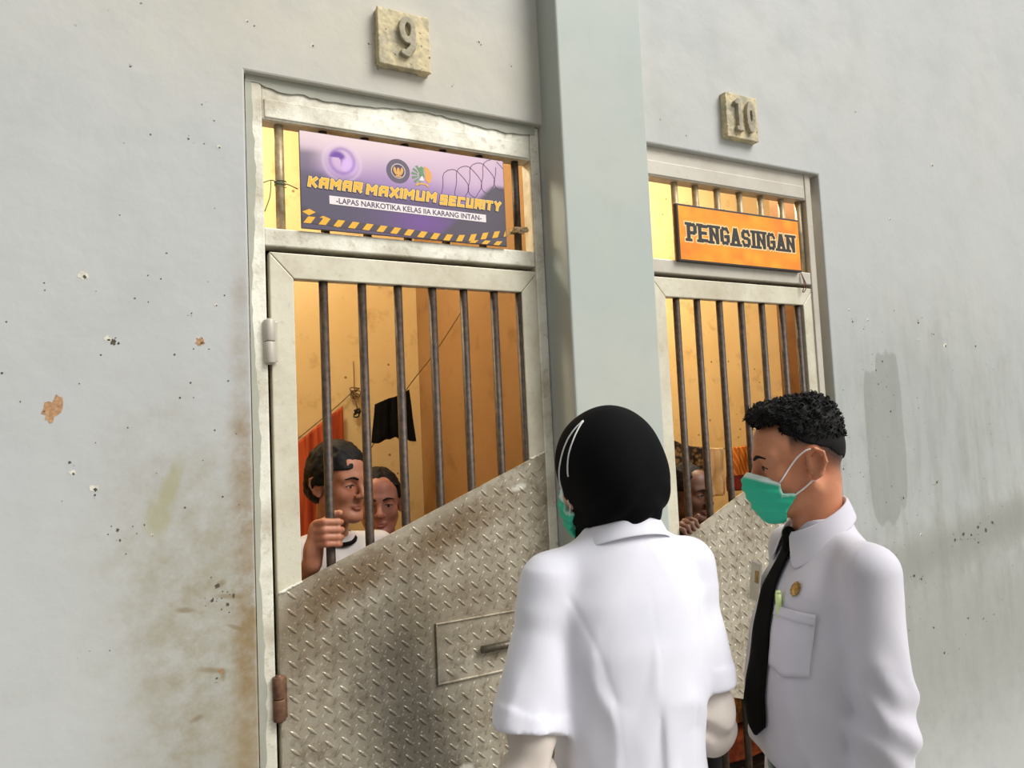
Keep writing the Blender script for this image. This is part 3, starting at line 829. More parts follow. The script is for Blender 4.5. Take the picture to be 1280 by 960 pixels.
def head_sdf(S, R, t, sc=1.0, fem=False, neck=True):
    """face looks along -Y of the head frame; origin between the ears"""
    S.frame(np.asarray(R) * 1.0, t)
    E = lambda c, r, k=0.012, R=None, op='add': S.ell(np.array(c) * sc, np.array(r) * sc if not np.isscalar(r) else r * sc, k * sc, R, op)
    K = lambda a, b, ra, rb=None, k=0.012, op='add': S.cap(np.array(a) * sc, np.array(b) * sc, ra * sc, (rb or ra) * sc, k * sc, op)
    w = 0.96 if fem else 1.0
    E((0, 0.012, 0.033), (0.074, 0.086, 0.083))
    E((0, -0.026, 0.012), (0.066, 0.064, 0.08), 0.02)
    E((0, -0.026, -0.045), (0.056 * w, 0.059, 0.066), 0.02)
    E((0, -0.046, 0.050), (0.056, 0.046, 0.052), 0.02)
    for s in (-1, 1):
        K((s * 0.054 * w, 0.008, -0.052), (s * 0.022, -0.066, -0.098), 0.016, 0.014, 0.03)      # jaw
        E((s * 0.043, -0.056, -0.026), (0.021, 0.022, 0.022), 0.025)                              # cheekbone
        K((s * 0.012, -0.086, 0.025), (s * 0.048, -0.068, 0.025), 0.0105, 0.010, 0.02)            # brow
    E((0, -0.074, -0.101), (0.021, 0.018, 0.016), 0.022)                                        # chin
    for s in (-1, 1):
        E((s * 0.033, -0.098, 0.004), (0.019, 0.018, 0.013), 0.014, op='sub')                    # socket
        E((s * 0.032, -0.0720, 0.001), (0.0160, 0.0155, 0.0140), 0.008)                          # lids
        E((s * 0.032, -0.090, 0.0005), (0.0138, 0.0105, 0.0034), 0.002, op='sub')                 # lid opening
    K((0, -0.089, 0.014), (0, -0.108, -0.026), 0.0080, 0.0105, 0.012)
    E((0, -0.108, -0.030), (0.0125, 0.012, 0.010), 0.008)
    for s in (-1, 1):
        E((s * 0.0135, -0.098, -0.033), (0.0085, 0.010, 0.008), 0.006)
        E((s * 0.0065, -0.104, -0.0415), (0.0035, 0.005, 0.003), 0.003, op='sub')
    K((-0.017, -0.083, -0.064), (0.017, -0.083, -0.064), 0.0055, None, 0.008)
    E((0, -0.0885, -0.062), (0.014, 0.006, 0.005), 0.006)
    E((0, -0.0875, -0.0725), (0.016, 0.0065, 0.0055), 0.006)
    E((0, -0.0945, -0.0675), (0.021, 0.006, 0.0012), 0.002, op='sub')
    for s in (-1, 1):                                                                            # ears
        Re = rot('Z', -s * 18) @ rot('X', -12)
        E((s * 0.0785, 0.017, -0.004), (0.008, 0.019, 0.033), 0.006, Re)
        pts = [(s * 0.080, 0.001, -0.004), (s * 0.085, 0.002, 0.018), (s * 0.091, 0.016, 0.030), (s * 0.095, 0.031, 0.020), (s * 0.093, 0.033, 0.0), (s * 0.086, 0.020, -0.024), (s * 0.080, 0.006, -0.034)]
        for a, b in zip(pts, pts[1:]): K(a, b, 0.0045, 0.0045, 0.004)
        E((s * 0.0915, 0.016, 0.002), (0.0095, 0.0105, 0.018), 0.003, Re, 'sub')
        E((s * 0.082, 0.003, -0.006), (0.004, 0.004, 0.007), 0.004)
    S.frame()

def hand_sdf(S, R, t, side=1, curl=0.35, sc=1.0):
    """hand frame: fingers along -Z, palm facing +X*side ... thumb towards -Y"""
    S.frame(R, t)
    S.cap((0, 0, 0), (0, -0.012, -0.075 * sc), 0.024, 0.028, 0.012, flat=((1, 0, 0), 1.9))
    S.cap((0, 0.008, -0.01), (0, 0.022, -0.072 * sc), 0.018, 0.018, 0.012, flat=((1, 0, 0), 1.6))
    for i, (y, L, r) in enumerate(((-0.031, 0.072, 0.0088), (-0.011, 0.081, 0.0092), (0.009, 0.075, 0.0088), (0.028, 0.059, 0.0078))):
        p = np.array([0, y, -0.082 + abs(i - 1) * 0.004]) * sc; a = 0.15
        P = [p]; rr = [r * 1.05]
        for f in (0.46, 0.31, 0.23):
            a += curl * 1.0
            P.append(P[-1] + np.array([side * math.sin(a), (i - 1.5) * 0.02, -math.cos(a)]) * L * f * sc); rr.append(rr[-1] * 0.92)
        S.chain(P, rr, 0.005)
    P = [np.array(q) * sc for q in ((side * 0.004, -0.02, -0.02), (side * 0.016, -0.044, -0.045), (side * 0.022, -0.052, -0.074), (side * 0.026, -0.048, -0.096))]
    S.chain(P, [0.016, 0.0115, 0.0098, 0.0085], 0.008)
    S.frame()

def person(name, label, group, loc, rz, J, skin, head_R, head_t, sc=1.0, fem=False, hands='relaxed', hand_fn=None, fine=(), stubble=None, bulk=1.0):
    """one continuous body; J holds the joints in the person's own frame"""
    root = empty(name, loc, rz)
    tag(root, label, 'person', group)
    hx, hy, hz = head_t
    fx = [(hx - 0.115, hx + 0.115, 0.0033)]; fy = [(hy - 0.14, hy + 0.12, 0.0033)]; fz = [(hz - 0.13, hz + 0.13, 0.0033)]
    for (cx, cy, cz, r) in fine:
        fx.append((cx - r, cx + r, 0.004)); fy.append((cy - r, cy + r, 0.004)); fz.append((cz - r, cz + r, 0.004))
    S = Sculpt(axis_pts(-0.42, 0.42, 0.013, fx), axis_pts(-0.46, 0.34, 0.013, fy), axis_pts(-0.02, hz + 0.16, 0.014, fz))
    head_sdf(S, head_R, head_t, sc, fem)
    b = bulk
    hipz = J['hip'][2]; shz = J['sh'][2]
    nr = (0.045 if fem else 0.053) * sc
    nk = np.array([0, J.get('ny', 0.008), shz + 0.06])
    S.cap(np.asarray(head_R) @ (np.array([0, 0.026, -0.045]) * sc) + np.array(head_t), nk, nr, nr, 0.018)
    S.loft([(hipz - 0.06, 0, 0, 0.15 * b, 0.105 * b), (hipz + 0.08, 0, 0, 0.135 * b, 0.10 * b), (hipz + 0.2, 0, 0, 0.12 * b, 0.092 * b), (shz - 0.14, 0, 0.0, 0.135 * b, 0.10 * b), (shz - 0.03, 0, 0.004, 0.12 * b, 0.075), (shz + 0.03, 0, J.get('ny', 0.008), 0.05, 0.048)], 0.025)
    for s, k in ((1, 'L'), (-1, 'R')):
        sh = np.array([s * J['sh'][0], J['sh'][1], J['sh'][2]]); el = np.array(J['el' + k]); wr = np.array(J['wr' + k])
        S.cap((0, 0.004, shz), sh, 0.034, 0.038, 0.025)
        S.cap(sh, el, 0.040 * b, 0.035 * b, 0.02)
        S.cap(el, el + (wr - el) * 0.35, 0.035 * b, 0.036 * b, 0.012)
        S.cap(el + (wr - el) * 0.35, wr, 0.036 * b, 0.0245, 0.012)
        hp = np.array([s * J['hip'][0], J['hip'][1], hipz]); kn = np.array([s * (J['hip'][0] + 0.01), -0.01, hipz * 0.53]); an = np.array([s * (J['hip'][0] + 0.01), 0.03, 0.085])
        S.cap(hp, kn, 0.078 * b, 0.052 * b, 0.03); S.cap(kn, kn + (an - kn) * 0.3, 0.05 * b, 0.052 * b, 0.02); S.cap(kn + (an - kn) * 0.3, an, 0.052 * b, 0.034, 0.02)
        S.cap(an, (an[0] * 1.05, -0.12, 0.03), 0.034, 0.026, 0.02)
        hf = hand_fn.get(k) if hand_fn else None
        if hf: hf(S, wr)
        else:
            d = (wr - el) / np.linalg.norm(wr - el)
            z = -d; x = np.array([1.0, 0, 0]); x = x - z * (x @ z); x /= np.linalg.norm(x); y = np.cross(z, x)
            hand_sdf(S, np.stack([x, y, z], 1), wr, -s, 0.4)
    me = S.mesh('person_body')
    keep_largest(me)
    relax(me, 2, 0.4)
    co = np.empty(len(me.vertices) * 3, np.float32); me.vertices.foreach_get('co', co); co = co.reshape(-1, 3)
    loc_h = (co - np.array(head_t)) @ np.asarray(head_R) / sc
    lip = np.clip(1.2 - np.sqrt((loc_h[:, 0] / 0.022) ** 2 + ((loc_h[:, 2] + 0.067) / 0.0105) ** 2), 0, 1) * (loc_h[:, 1] < -0.07)
    at = me.attributes.new('lip', 'FLOAT', 'POINT'); at.data.foreach_set('value', np.clip(lip * 2.5, 0, 0.6).astype(np.float32))
    stv = stubble(loc_h) if stubble else np.zeros(len(co))
    # brows are pigment on the skin as well as hair
    at = me.attributes.new('stubble', 'FLOAT', 'POINT'); at.data.foreach_set('value', np.clip(stv, 0, 1).astype(np.float32))
    body = link('body', me, skin, root)
    H = lambda p: np.asarray(head_R) @ (np.array(p) * sc) + np.array(head_t)
    skin_tree = bvh_of(me)
    for s in (-1, 1):
        m = MB()
        bmesh.ops.create_uvsphere(m.bm, u_segments=18, v_segments=12, radius=0.0122 * sc)
        e = m.build('eyeball', EYEW, root, smooth=True); e.location = H((s * 0.032, -0.0730, 0.0005))
        m = MB()
        bmesh.ops.create_uvsphere(m.bm, u_segments=14, v_segments=10, radius=0.0066 * sc)
        q = m.build('iris', EYEB, e, smooth=True); q.location = np.asarray(head_R) @ np.array([0, -0.0075, -0.001])
        # eyebrow
        pts = [H(p) for p in catmull([(s * 0.012, -0.0985, 0.0215), (s * 0.031, -0.094, 0.0275), (s * 0.052, -0.078, 0.0225)], 5)]
        n = len(pts); q2 = []
        for p in pts:
            h = skin_tree.find_nearest(Vector(p)); q2.append(h[0] - h[1] * 0.0012)
        MB().tube(q2, [0.0042 * (1 - 0.8 * abs(i / (n - 1) - 0.35)) for i in range(n)], 8).build('eyebrow', HAIR, root, smooth=True)
        q3 = []
        for p in catmull([(s * 0.0185, -0.088, 0.0005), (s * 0.026, -0.0885, 0.0042), (s * 0.037, -0.087, 0.0042), (s * 0.0465, -0.078, 0.0)], 5):
            h = skin_tree.find_nearest(Vector(H(p))); q3.append(h[0] + h[1] * 0.0004)
        MB().tube(q3, 0.0011, 6).build('eyelash', HAIR, root, smooth=True)
    return root, body, H

def lower_body(root, J, b, mat_t, waist, mat_shoe, rows=None):
    hipz = J['hip'][2]
    S = Sculpt(axis_pts(-0.26, 0.26, 0.010), axis_pts(-0.24, 0.24, 0.010), axis_pts(0.03, waist + 0.03, 0.014))
    S.loft(rows or [(hipz - 0.08, 0, 0, 0.165 * b, 0.12 * b), (hipz + 0.05, 0, 0, 0.16 * b, 0.118 * b), (waist, 0, 0, 0.15 * b, 0.115 * b)], 0.02)
    for s in (-1, 1):
        S.cap((s * J['hip'][0], 0, hipz - 0.03), (s * (J['hip'][0] + 0.01), -0.005, hipz * 0.53), 0.092 * b, 0.07 * b, 0.03)
        S.cap((s * (J['hip'][0] + 0.01), -0.005, hipz * 0.53), (s * (J['hip'][0] + 0.012), 0.02, 0.09), 0.07 * b, 0.062 * b, 0.03)
    S.half((0, 0, -1), -0.07)
    S.disp(lambda x, y, z: 0.003 * vnoise(x * 14, y * 14, z * 9, 5))
    link('trousers', relax(keep_largest(S.mesh('trousers')), 1), mat_t, root)
    for s in (-1, 1):
        x = s * (J['hip'][0] + 0.015)
        S = Sculpt(axis_pts(x - 0.07, x + 0.07, 0.007), axis_pts(-0.22, 0.11, 0.007), axis_pts(-0.01, 0.12, 0.007))
        S.cap((x, 0.045, 0.045), (x, -0.14, 0.035), 0.042, 0.038, 0.02); S.cap((x, 0.04, 0.05), (x, 0.03, 0.09), 0.04, 0.036, 0.02)
        S.half((0, 0, -1), 0.0)
        link('shoe', relax(keep_largest(S.mesh('shoe')), 1), mat_shoe, root)

def cone(S, a, b, ra, rb, k=0.015, flat=None):
    """tapered tube with flat ends"""
    a = np.asarray(a, np.float32); b = np.asarray(b, np.float32)
    wa, wb = S.world(a), S.world(b); m = max(ra, rb) * 1.4 + 2 * k + 0.012
    sl = S._sl(np.minimum(wa, wb), np.maximum(wa, wb), m)
    x, y, z = S.coords(sl, True)
    x = x - a[0]; y = y - a[1]; z = z - a[2]
    d = b - a; L = float(np.linalg.norm(d)); d = d / L
    t = x * d[0] + y * d[1] + z * d[2]
    q = np.sqrt(np.maximum(x * x + y * y + z * z - t * t, 0))
    tt = np.clip(t / L, 0, 1)
    S._merge(sl, np.maximum(q - (ra + (rb - ra) * tt), np.maximum(t - L, -t)), k, 'add')

def collar(name, mat, root, rows, thick=0.0035):
    """rows of 3-D points (inner edge ... outer edge) -> a folded strip"""
    bm = bmesh.new()
    G = [[bm.verts.new(p) for p in r] for r in rows]
    for i in range(len(G) - 1):
        for j in range(len(G[0]) - 1):
            bm.faces.new([G[i][j], G[i + 1][j], G[i + 1][j + 1], G[i][j + 1]])
    bmesh.ops.recalc_face_normals(bm, faces=bm.faces)
    me = bpy.data.meshes.new(name); bm.to_mesh(me); bm.free()
    o = link(name, me, mat, root, smooth=True)
    m = o.modifiers.new('thick', 'SOLIDIFY'); m.thickness = thick; m.offset = 0
    m = o.modifiers.new('sub', 'SUBSURF'); m.levels = 2; m.render_levels = 2
    return o

def bvh_of(me):
    return BVHTree.FromPolygons([v.co.copy() for v in me.vertices], [tuple(p.vertices) for p in me.polygons])

def drape_patch(name, mat, root, tree, outline_fn, nu, nv, off=0.003, thick=0.0015, direction=(0, 1, 0), start=-0.5):
    """a cloth patch laid on a garment: outline_fn(u,v)->(x,z), dropped along +Y"""
    bm = bmesh.new(); G = []
    for j in range(nv + 1):
        row = []
        for i in range(nu + 1):
            x, z = outline_fn(i / nu, j / nv)
            h = tree.ray_cast(Vector((x, start, z)), Vector(direction))
            p = h[0] + h[1] * off if h[0] is not None else Vector((x, -0.1, z))
            if h[0] is not None and h[1].dot(Vector(direction)) > 0: p = h[0] - h[1] * off
            row.append(bm.verts.new(p))
        G.append(row)
    for j in range(nv):
        for i in range(nu):
            bm.faces.new([G[j][i], G[j][i + 1], G[j + 1][i + 1], G[j + 1][i]])
    bmesh.ops.recalc_face_normals(bm, faces=bm.faces)
    for _ in range(3):
        bmesh.ops.smooth_vert(bm, verts=[v for v in bm.verts if not v.is_boundary], factor=0.5, use_axis_y=True, use_axis_x=False, use_axis_z=False)
    me = bpy.data.meshes.new(name); bm.to_mesh(me); bm.free()
    o = link(name, me, mat, root, smooth=True)
    m = o.modifiers.new('thick', 'SOLIDIFY'); m.thickness = thick; m.offset = 0
    return o

def face_mask(root, head_R, head_t, sc, fem=False):
    hx, hy, hz = head_t
    S = Sculpt(axis_pts(hx - 0.13, hx + 0.13, 0.0030), axis_pts(hy - 0.15, hy + 0.13, 0.0030), axis_pts(hz - 0.15, hz + 0.06, 0.0030))
    S.frame(np.asarray(head_R), head_t)
    E = lambda c, r, k=0.02: S.ell(np.array(c) * sc, np.array(r) * sc, k)
    E((0, -0.048, -0.040), (0.064, 0.074, 0.055)); E((0, -0.052, -0.078), (0.058, 0.056, 0.041), 0.025)
    S.cap(np.array((0, -0.094, 0.0)) * sc, np.array((0, -0.112, -0.03)) * sc, 0.010 * sc, 0.013 * sc, 0.025)
    S.cap(np.array((0, -0.112, -0.03)) * sc, np.array((0, -0.085, -0.1)) * sc, 0.014 * sc, 0.022 * sc, 0.03)
    for s in (-1, 1): S.cap(np.array((s * 0.053, -0.02, -0.074)) * sc, np.array((s * 0.02, -0.062, -0.100)) * sc, 0.018 * sc, 0.018 * sc, 0.02)
    # pleats
    S.disp(lambda x, y, z: 0.0020 * np.sin((z / sc + 0.22 * (y / sc + 0.1)) * 300) * np.clip((-0.03 - y / sc) * 30, 0, 1) * (np.abs(z / sc + 0.058) < 0.042) + 0.0024 * vnoise(x * 38, y * 38, z * 38, 9))
    x, y, z = S.coords(None, True); x = x / sc; y = y / sc; z = z / sc
    top = z + 0.42 * (y + 0.112) + 0.006                                   # top edge, dropping to the cheek
    rear = np.minimum(y + 0.061 + 0.05 * (z + 0.04), np.maximum(z + 0.060 + 0.12 * (y + 0.03), y + 0.034 + 0.75 * np.maximum(-0.066 - z, 0)))   # straight cheek edge, the lower fold reaches back to the jaw
    S.D = np.maximum(S.D, np.maximum(top, rear) * sc).astype(np.float32)
    S.frame()
    me = relax(keep_largest(S.mesh('face_mask')), 1, 0.3)
    co = np.empty(len(me.vertices) * 3, np.float32); me.vertices.foreach_get('co', co)
    q = (co.reshape(-1, 3) - np.array(head_t)) @ np.asarray(head_R) / sc
    t = q[:, 2] + 0.42 * (q[:, 1] + 0.112) + 0.006
    e1 = np.clip((t + 0.015) / 0.005, 0, 1)
    e2 = np.clip((q[:, 1] + 0.061 + 0.05 * (q[:, 2] + 0.04) + 0.006) / 0.003, 0, 1) * (q[:, 2] > -0.064) * 0.55
    at = me.attributes.new('band', 'FLOAT', 'POINT'); at.data.foreach_set('value', np.maximum(e1, e2).astype(np.float32))
    return link('face_mask', me, CL['mask'], root)

def strap(root, tree, pts, r=0.0022, off=0.0025, parent=None, name='mask_strap', snap=False):
    out = []
    for p in catmull(pts, 8):
        h = tree.find_nearest(Vector(p))
        n = (Vector(p) - h[0])
        q = Vector(p)
        nn = h[1]
        d = (q - h[0]).dot(nn)
        if d < off or snap: q = h[0] + nn * off
        out.append(q)
    return MB().tube(out, r, 8).build(name, CL['elastic'], parent or root, smooth=True)
# ---- the woman in the white coat, seen from behind
JW = dict(hip=(0.085, 0.0, 0.90), sh=(0.155, 0.005, 1.405), elL=(0.236, 0.035, 1.065), wrL=(0.215, -0.06, 0.83), elR=(-0.163, 0.040, 1.10), wrR=(-0.09, -0.17, 1.09), ny=0.014)
RW = rot('Z', 19) @ rot('X', 2)
TW = (0.016, -0.012, 1.588)
woman, wbody, HW = person('person', 'person in white coat and black headscarf standing before the cell nine door', None,
    (0.92, -0.852, FZ), math.radians(172), JW, SKIN['woman'], RW, TW, 0.95, True, fine=((0.21, -0.08, 0.74, 0.09), (-0.06, -0.24, 1.08, 0.09)))
lower_body(woman, JW, 1.0, CL['trouser'], 1.0, CL['leather'])

def folds_coat(x, y, z):
    n1 = vnoise(x * 13 + z * 4, y * 13, z * 3.2 - x * 5, 1)
    n2 = vnoise(x * 22 - z * 7, y * 22, z * 7 + x * 9, 2)
    n3 = vnoise(x * 9 + z * 5 * np.sign(x) + 3, y * 6, z * 3.5 - np.abs(x) * 7, 17)
    back = np.clip(y * 20, 0, 1)
    low = np.clip((1.36 - z) * 6, 0.15, 1)
    d = 0.0075 * n1 * low + 0.0036 * n2 * low - 0.0080 * np.clip(1 - 3.0 * np.abs(n3), 0, 1) * low
    # seams down the back
    for x0, f in ((0.085, 0.25), (-0.085, -0.25), (0.0, 0.0)):
        xc = x0 - f * np.clip(1.2 - z, -0.2, 0.2) * 0.3 + np.sign(x0) * 0.4 * np.clip(z - 1.2, 0, 1) ** 1.3
        d = d + 0.0016 * np.exp(-((x - xc) / 0.0035) ** 2) * back * (z < 1.39) * (0.6 if x0 == 0 else 1.0)
    return d

S = Sculpt(axis_pts(-0.31, 0.31, 0.0052), axis_pts(-0.17, 0.2, 0.0052), axis_pts(0.70, 1.54, 0.0056))
S.loft([(0.74, 0, 0, 0.20, 0.15), (0.92, 0, 0.002, 0.176, 0.138), (1.06, 0, 0.008, 0.146, 0.118), (1.16, 0, 0.008, 0.147, 0.12), (1.28, 0, 0.008, 0.162, 0.124), (1.37, 0, 0.012, 0.160, 0.110), (1.43, 0, 0.018, 0.122, 0.094), (1.475, 0, 0.024, 0.084, 0.078), (1.495, 0, 0.024, 0.070, 0.067)], 0.03)
for s in (-1, 1):
    S.cap((s * 0.05, 0.026, 1.458), (s * 0.15, 0.008, 1.408), 0.043, 0.049, 0.03)
for s, k, t1 in ((1, 'L', 0.74), (-1, 'R', 0.76)):
    sh = np.array([s * 0.158, 0.006, 1.41]); el = np.array(JW['el' + k]) + np.array([0, -0.004, 0])
    he = sh + (el - sh) * t1
    S.cap(sh, sh + (el - sh) * 0.15, 0.050, 0.053, 0.03)
    cone(S, sh - (el - sh) * 0.02, he, 0.045, 0.065 if s > 0 else 0.058, 0.018)
    cone(S, he - (el - sh) / np.linalg.norm(el - sh) * 0.028, he, 0.066 if s > 0 else 0.059, 0.067 if s > 0 else 0.060, 0.002)
S.disp(folds_coat)
S.half((0, 0, -1), -0.735)
coat_me = relax(keep_largest(S.mesh('white_coat')), 2, 0.4)
coat = link('white_coat', coat_me, CL['coat'], woman)
# cream sleeves of the tunic under the coat
for s, k in ((1, 'L'), (-1, 'R')):
    sh = np.array([s * 0.158, 0.006, 1.41]); el = np.array(JW['el' + k]); wr = np.array(JW['wr' + k])
    lo = np.minimum(np.minimum(sh, el), wr) - 0.08; hi = np.maximum(np.maximum(sh, el), wr) + 0.08
    S = Sculpt(axis_pts(lo[0], hi[0], 0.005), axis_pts(lo[1], hi[1], 0.005), axis_pts(lo[2], 1.34, 0.005))
    S.cap(sh + (el - sh) * 0.4, el + np.array([0, 0.006, 0]), 0.044, 0.044, 0.02); S.cap(el + np.array([0, 0.006, 0]), el + (wr - el) * 0.9, 0.046, 0.036, 0.025)
    S.cap(el + np.array([0, -0.01, -0.03]), el + (wr - el) * 0.5 + np.array([0, 0, -0.018]), 0.036, 0.032, 0.03)
    ax = (wr - el) / np.linalg.norm(wr - el)
    def f(x, y, z, el=el, ax=ax):
        t = (x - el[0]) * ax[0] + (y - el[1]) * ax[1] + (z - el[2]) * ax[2]
        r = (z - el[2]) + 0.5 * (y - el[1])
        return 0.0075 * np.sin(r * 95 + 6 * vnoise(x * 12, y * 12, z * 12, 4)) * np.exp(-(((z - el[2] - 0.03) / 0.09) ** 2)) + 0.006 * vnoise(x * 20, y * 20, z * 12, 3)
    S.disp(f)
    S.half(ax, float(ax @ wr) - 0.02)
    link('cream_sleeve', relax(keep_largest(S.mesh('cream_sleeve')), 1, 0.4), CL['cream'], woman)
# folded collar
rows = []
for i in range(25):
    a = math.radians(-150 + 300 * i / 24)       # 0 = back of the neck
    sx, cy = math.sin(a), math.cos(a)
    b = 0.5 + 0.5 * cy
    r0, r1 = 0.064, 0.086 + 0.014 * (1 - b)
    z0 = 1.484 + 0.038 * b; fall = 0.030 + 0.03 * (1 - b)
    rows.append([(r0 * sx * 1.02, 0.024 + r0 * cy * 0.98, z0 - 0.03), (r0 * sx * 1.05, 0.026 + r0 * cy * 1.05, z0), (r0 * 1.12 * sx, 0.026 + r0 * 1.14 * cy, z0 + 0.003),
                 (r1 * 0.93 * sx, 0.024 + r1 * 0.9 * cy, z0 - fall * 0.5), (r1 * 1.06 * sx, 0.022 + r1 * 0.99 * cy, z0 - fall)])
collar('coat_collar', CL['coat'], woman, rows)
# headscarf
S = Sculpt(axis_pts(-0.15, 0.15, 0.0034), axis_pts(-0.16, 0.19, 0.0034), axis_pts(1.42, 1.80, 0.0034))
S.frame(RW, TW)
S.ell((0.004, 0.022, 0.046), (0.102, 0.108, 0.108), 0.02)
S.ell((0, 0.052, 0.006), (0.095, 0.082, 0.095), 0.02)
S.ell((0, -0.022, 0.025), (0.080, 0.080, 0.088), 0.02)
S.cap((0, 0.03, -0.04), (0, 0.022, -0.12), 0.072, 0.050, 0.05)
S.cap((0, -0.03, -0.085), (0, 0.0, -0.13), 0.052, 0.052, 0.03)
S.ell((0.006, -0.118, -0.020), (0.070, 0.070, 0.082), 0.010, op='sub')
S.disp(lambda x, y, z: 0.0032 * vnoise(x * 16 + z * 8, y * 16, z * 10, 6) + 0.0042 * np.sin((z + 0.9 * np.abs(x) - 0.25 * y) * 105 + 2 * vnoise(x * 14, y * 14, z * 14, 7)) * np.clip((0.005 - z) * 12, 0, 1))
S.frame()
hij_me = relax(keep_largest(S.mesh('headscarf')), 2, 0.4)
hij = link('headscarf', hij_me, CL['hijab'], woman)
wm = face_mask(woman, RW, TW, 0.95, True)
ht = bvh_of(hij_me)
SA = [(0.094, 0.04, 1.727), (0.115, 0.02, 1.685), (0.127, 0.0, 1.638), (0.129, -0.02, 1.603), (0.118, -0.05, 1.557), (0.094, -0.075, 1.528)]
SB = [(0.094, 0.041, 1.726), (0.116, 0.04, 1.684), (0.127, 0.03, 1.643), (0.132, 0.02, 1.600)]
for sgn in (1, -1):
    mir = lambda P: P if sgn > 0 else [tuple(RW @ (np.array([-1, 1, 1]) * (RW.T @ (np.array(p) - np.array(TW)))) + np.array(TW)) for p in P]
    strap(woman, ht, mir(SA), 0.0016, 0.0012, snap=True)
    strap(woman, ht, mir(SB), 0.0016, 0.0012, snap=True)
    strap(woman, ht, [HW((sgn * 0.050, -0.065, -0.085)), HW((sgn * 0.066, -0.045, -0.06)), HW((sgn * 0.075, -0.03, -0.03))], 0.0014)

# ---- the man in shirt and tie, seen in profile
JM = dict(hip=(0.09, -0.01, 0.90), sh=(0.170, 0.0, 1.405), elL=(0.193, -0.010, 1.12), wrL=(0.186, -0.045, 0.87), elR=(-0.202, 0.0, 1.12), wrR=(-0.195, -0.045, 0.87), ny=-0.018)
RM = rot('Z', -13) @ rot('X', 7)
TM = (0.0, -0.044, 1.606)
MSC = 0.95
def fade(p):
    x, y, z = p[:, 0], p[:, 1], p[:, 2]
    z1 = 0.078 - 0.62 * (y + 0.03); z0 = 0.018 - 0.90 * np.maximum(y, 0)
    side = np.clip((z - z0) / (z1 - z0) * 1.25, 0, 1) ** 0.75
    ok = np.clip((y + 0.030 + 0.10 * (0.075 - z)) * 120, 0, 1) * (z < 0.13)
    notear = np.clip((np.sqrt(((y - 0.016) / 0.022) ** 2 + ((z + 0.002) / 0.036) ** 2) - 1) * 5, 0, 1)
    side = np.maximum(side, 0.30 * np.clip((z - z0 + 0.02) / 0.02, 0, 1) * (y > 0.03))
    return side * ok * notear * 1.05
man, mbody, HM = person('person', 'person with short black hair in white shirt and black tie, in profile', None,
    (1.351, -1.001, FZ), math.radians(245), JM, SKIN['man'], RM, TM, MSC, False, stubble=fade, fine=((0.2, -0.05, 0.78, 0.09), (-0.2, -0.05, 0.78, 0.09)), bulk=1.0)
SHW = 0.985
lower_body(man, JM, 1.12, CL['trouser'], SHW, CL['leather'])
def folds_shirt(x, y, z):
    n1 = vnoise(x * 12 + z * 5, y * 12 + z * 3, z * 4 - x * 4, 11)
    n2 = vnoise(x * 24, y * 24 + z * 8, z * 9 + y * 10, 12)
    low = np.clip((1.42 - z) * 5, 0.1, 1)
    n3 = vnoise(x * 8 + z * 6 + 3, y * 7 - z * 3, z * 4 - x * 6, 18)
    return (0.0065 * n1 + 0.0040 * n2 - 0.0070 * np.clip(1 - 3.2 * np.abs(n3), 0, 1)) * low
S = Sculpt(axis_pts(-0.30, 0.30, 0.0052), axis_pts(-0.20, 0.19, 0.0052), axis_pts(0.80, 1.56, 0.0056))
S.loft([(0.97, 0, -0.012, 0.152, 0.124), (1.03, 0, -0.030, 0.170, 0.143), (1.14, 0, -0.028, 0.172, 0.142), (1.26, 0, -0.018, 0.174, 0.130), (1.35, 0, -0.010, 0.166, 0.116), (1.42, 0, 0.0, 0.118, 0.084), (1.46, 0, -0.006, 0.068, 0.062), (1.49, 0, -0.006, 0.056, 0.055)], 0.03)
for s in (-1, 1):
    S.cap((s * 0.045, 0.0, 1.440), (s * 0.160, 0.0, 1.405), 0.034, 0.046, 0.03)
    k = 'L' if s > 0 else 'R'
    sh = np.array([s * 0.172, 0.0, 1.40]); el = np.array(JM['el' + k]); wr = np.array(JM['wr' + k])
    S.cap(sh, el, 0.052, 0.054, 0.022); S.cap(el, wr, 0.053, 0.043, 0.02)
S.disp(folds_shirt)
S.disp(lambda x, y, z: 0.0035 * np.sin((z + 0.6 * y) * 85 + 4 * vnoise(x * 9, y * 9, z * 9, 8)) * np.exp(-((z - 1.13) / 0.10) ** 2) * (np.abs(x) > 0.165)
       + 0.0015 * np.exp(-((np.abs(x) - (0.168 + 0.25 * np.abs(y - 0.01))) / 0.0035) ** 2) * (z > 1.33))
# everything of the trunk ends under the belt; the sleeves go on to the wrists
x, y, z = S.coords(None, True)
trunk = np.maximum(SHW - z, 0) * (np.abs(x) < 0.150)
S.D = np.where((z < SHW) & (np.abs(x) < 0.150), np.maximum(S.D, SHW - z), S.D).astype(np.float32)
S.half((0, 0, -1), -0.865)
shirt_me = relax(keep_largest(S.mesh('white_shirt')), 2, 0.4)
shirt = link('white_shirt', shirt_me, CL['shirt'], man)
st = bvh_of(shirt_me)
# belt
S = Sculpt(axis_pts(-0.20, 0.20, 0.007), axis_pts(-0.18, 0.18, 0.007), axis_pts(0.94, 1.0, 0.004))
S.loft([(0.952, 0, -0.012, 0.156, 0.127), (0.985, 0, -0.012, 0.158, 0.129)], 0.006)
link('belt', relax(S.mesh('belt'), 1), CL['leather'], man)
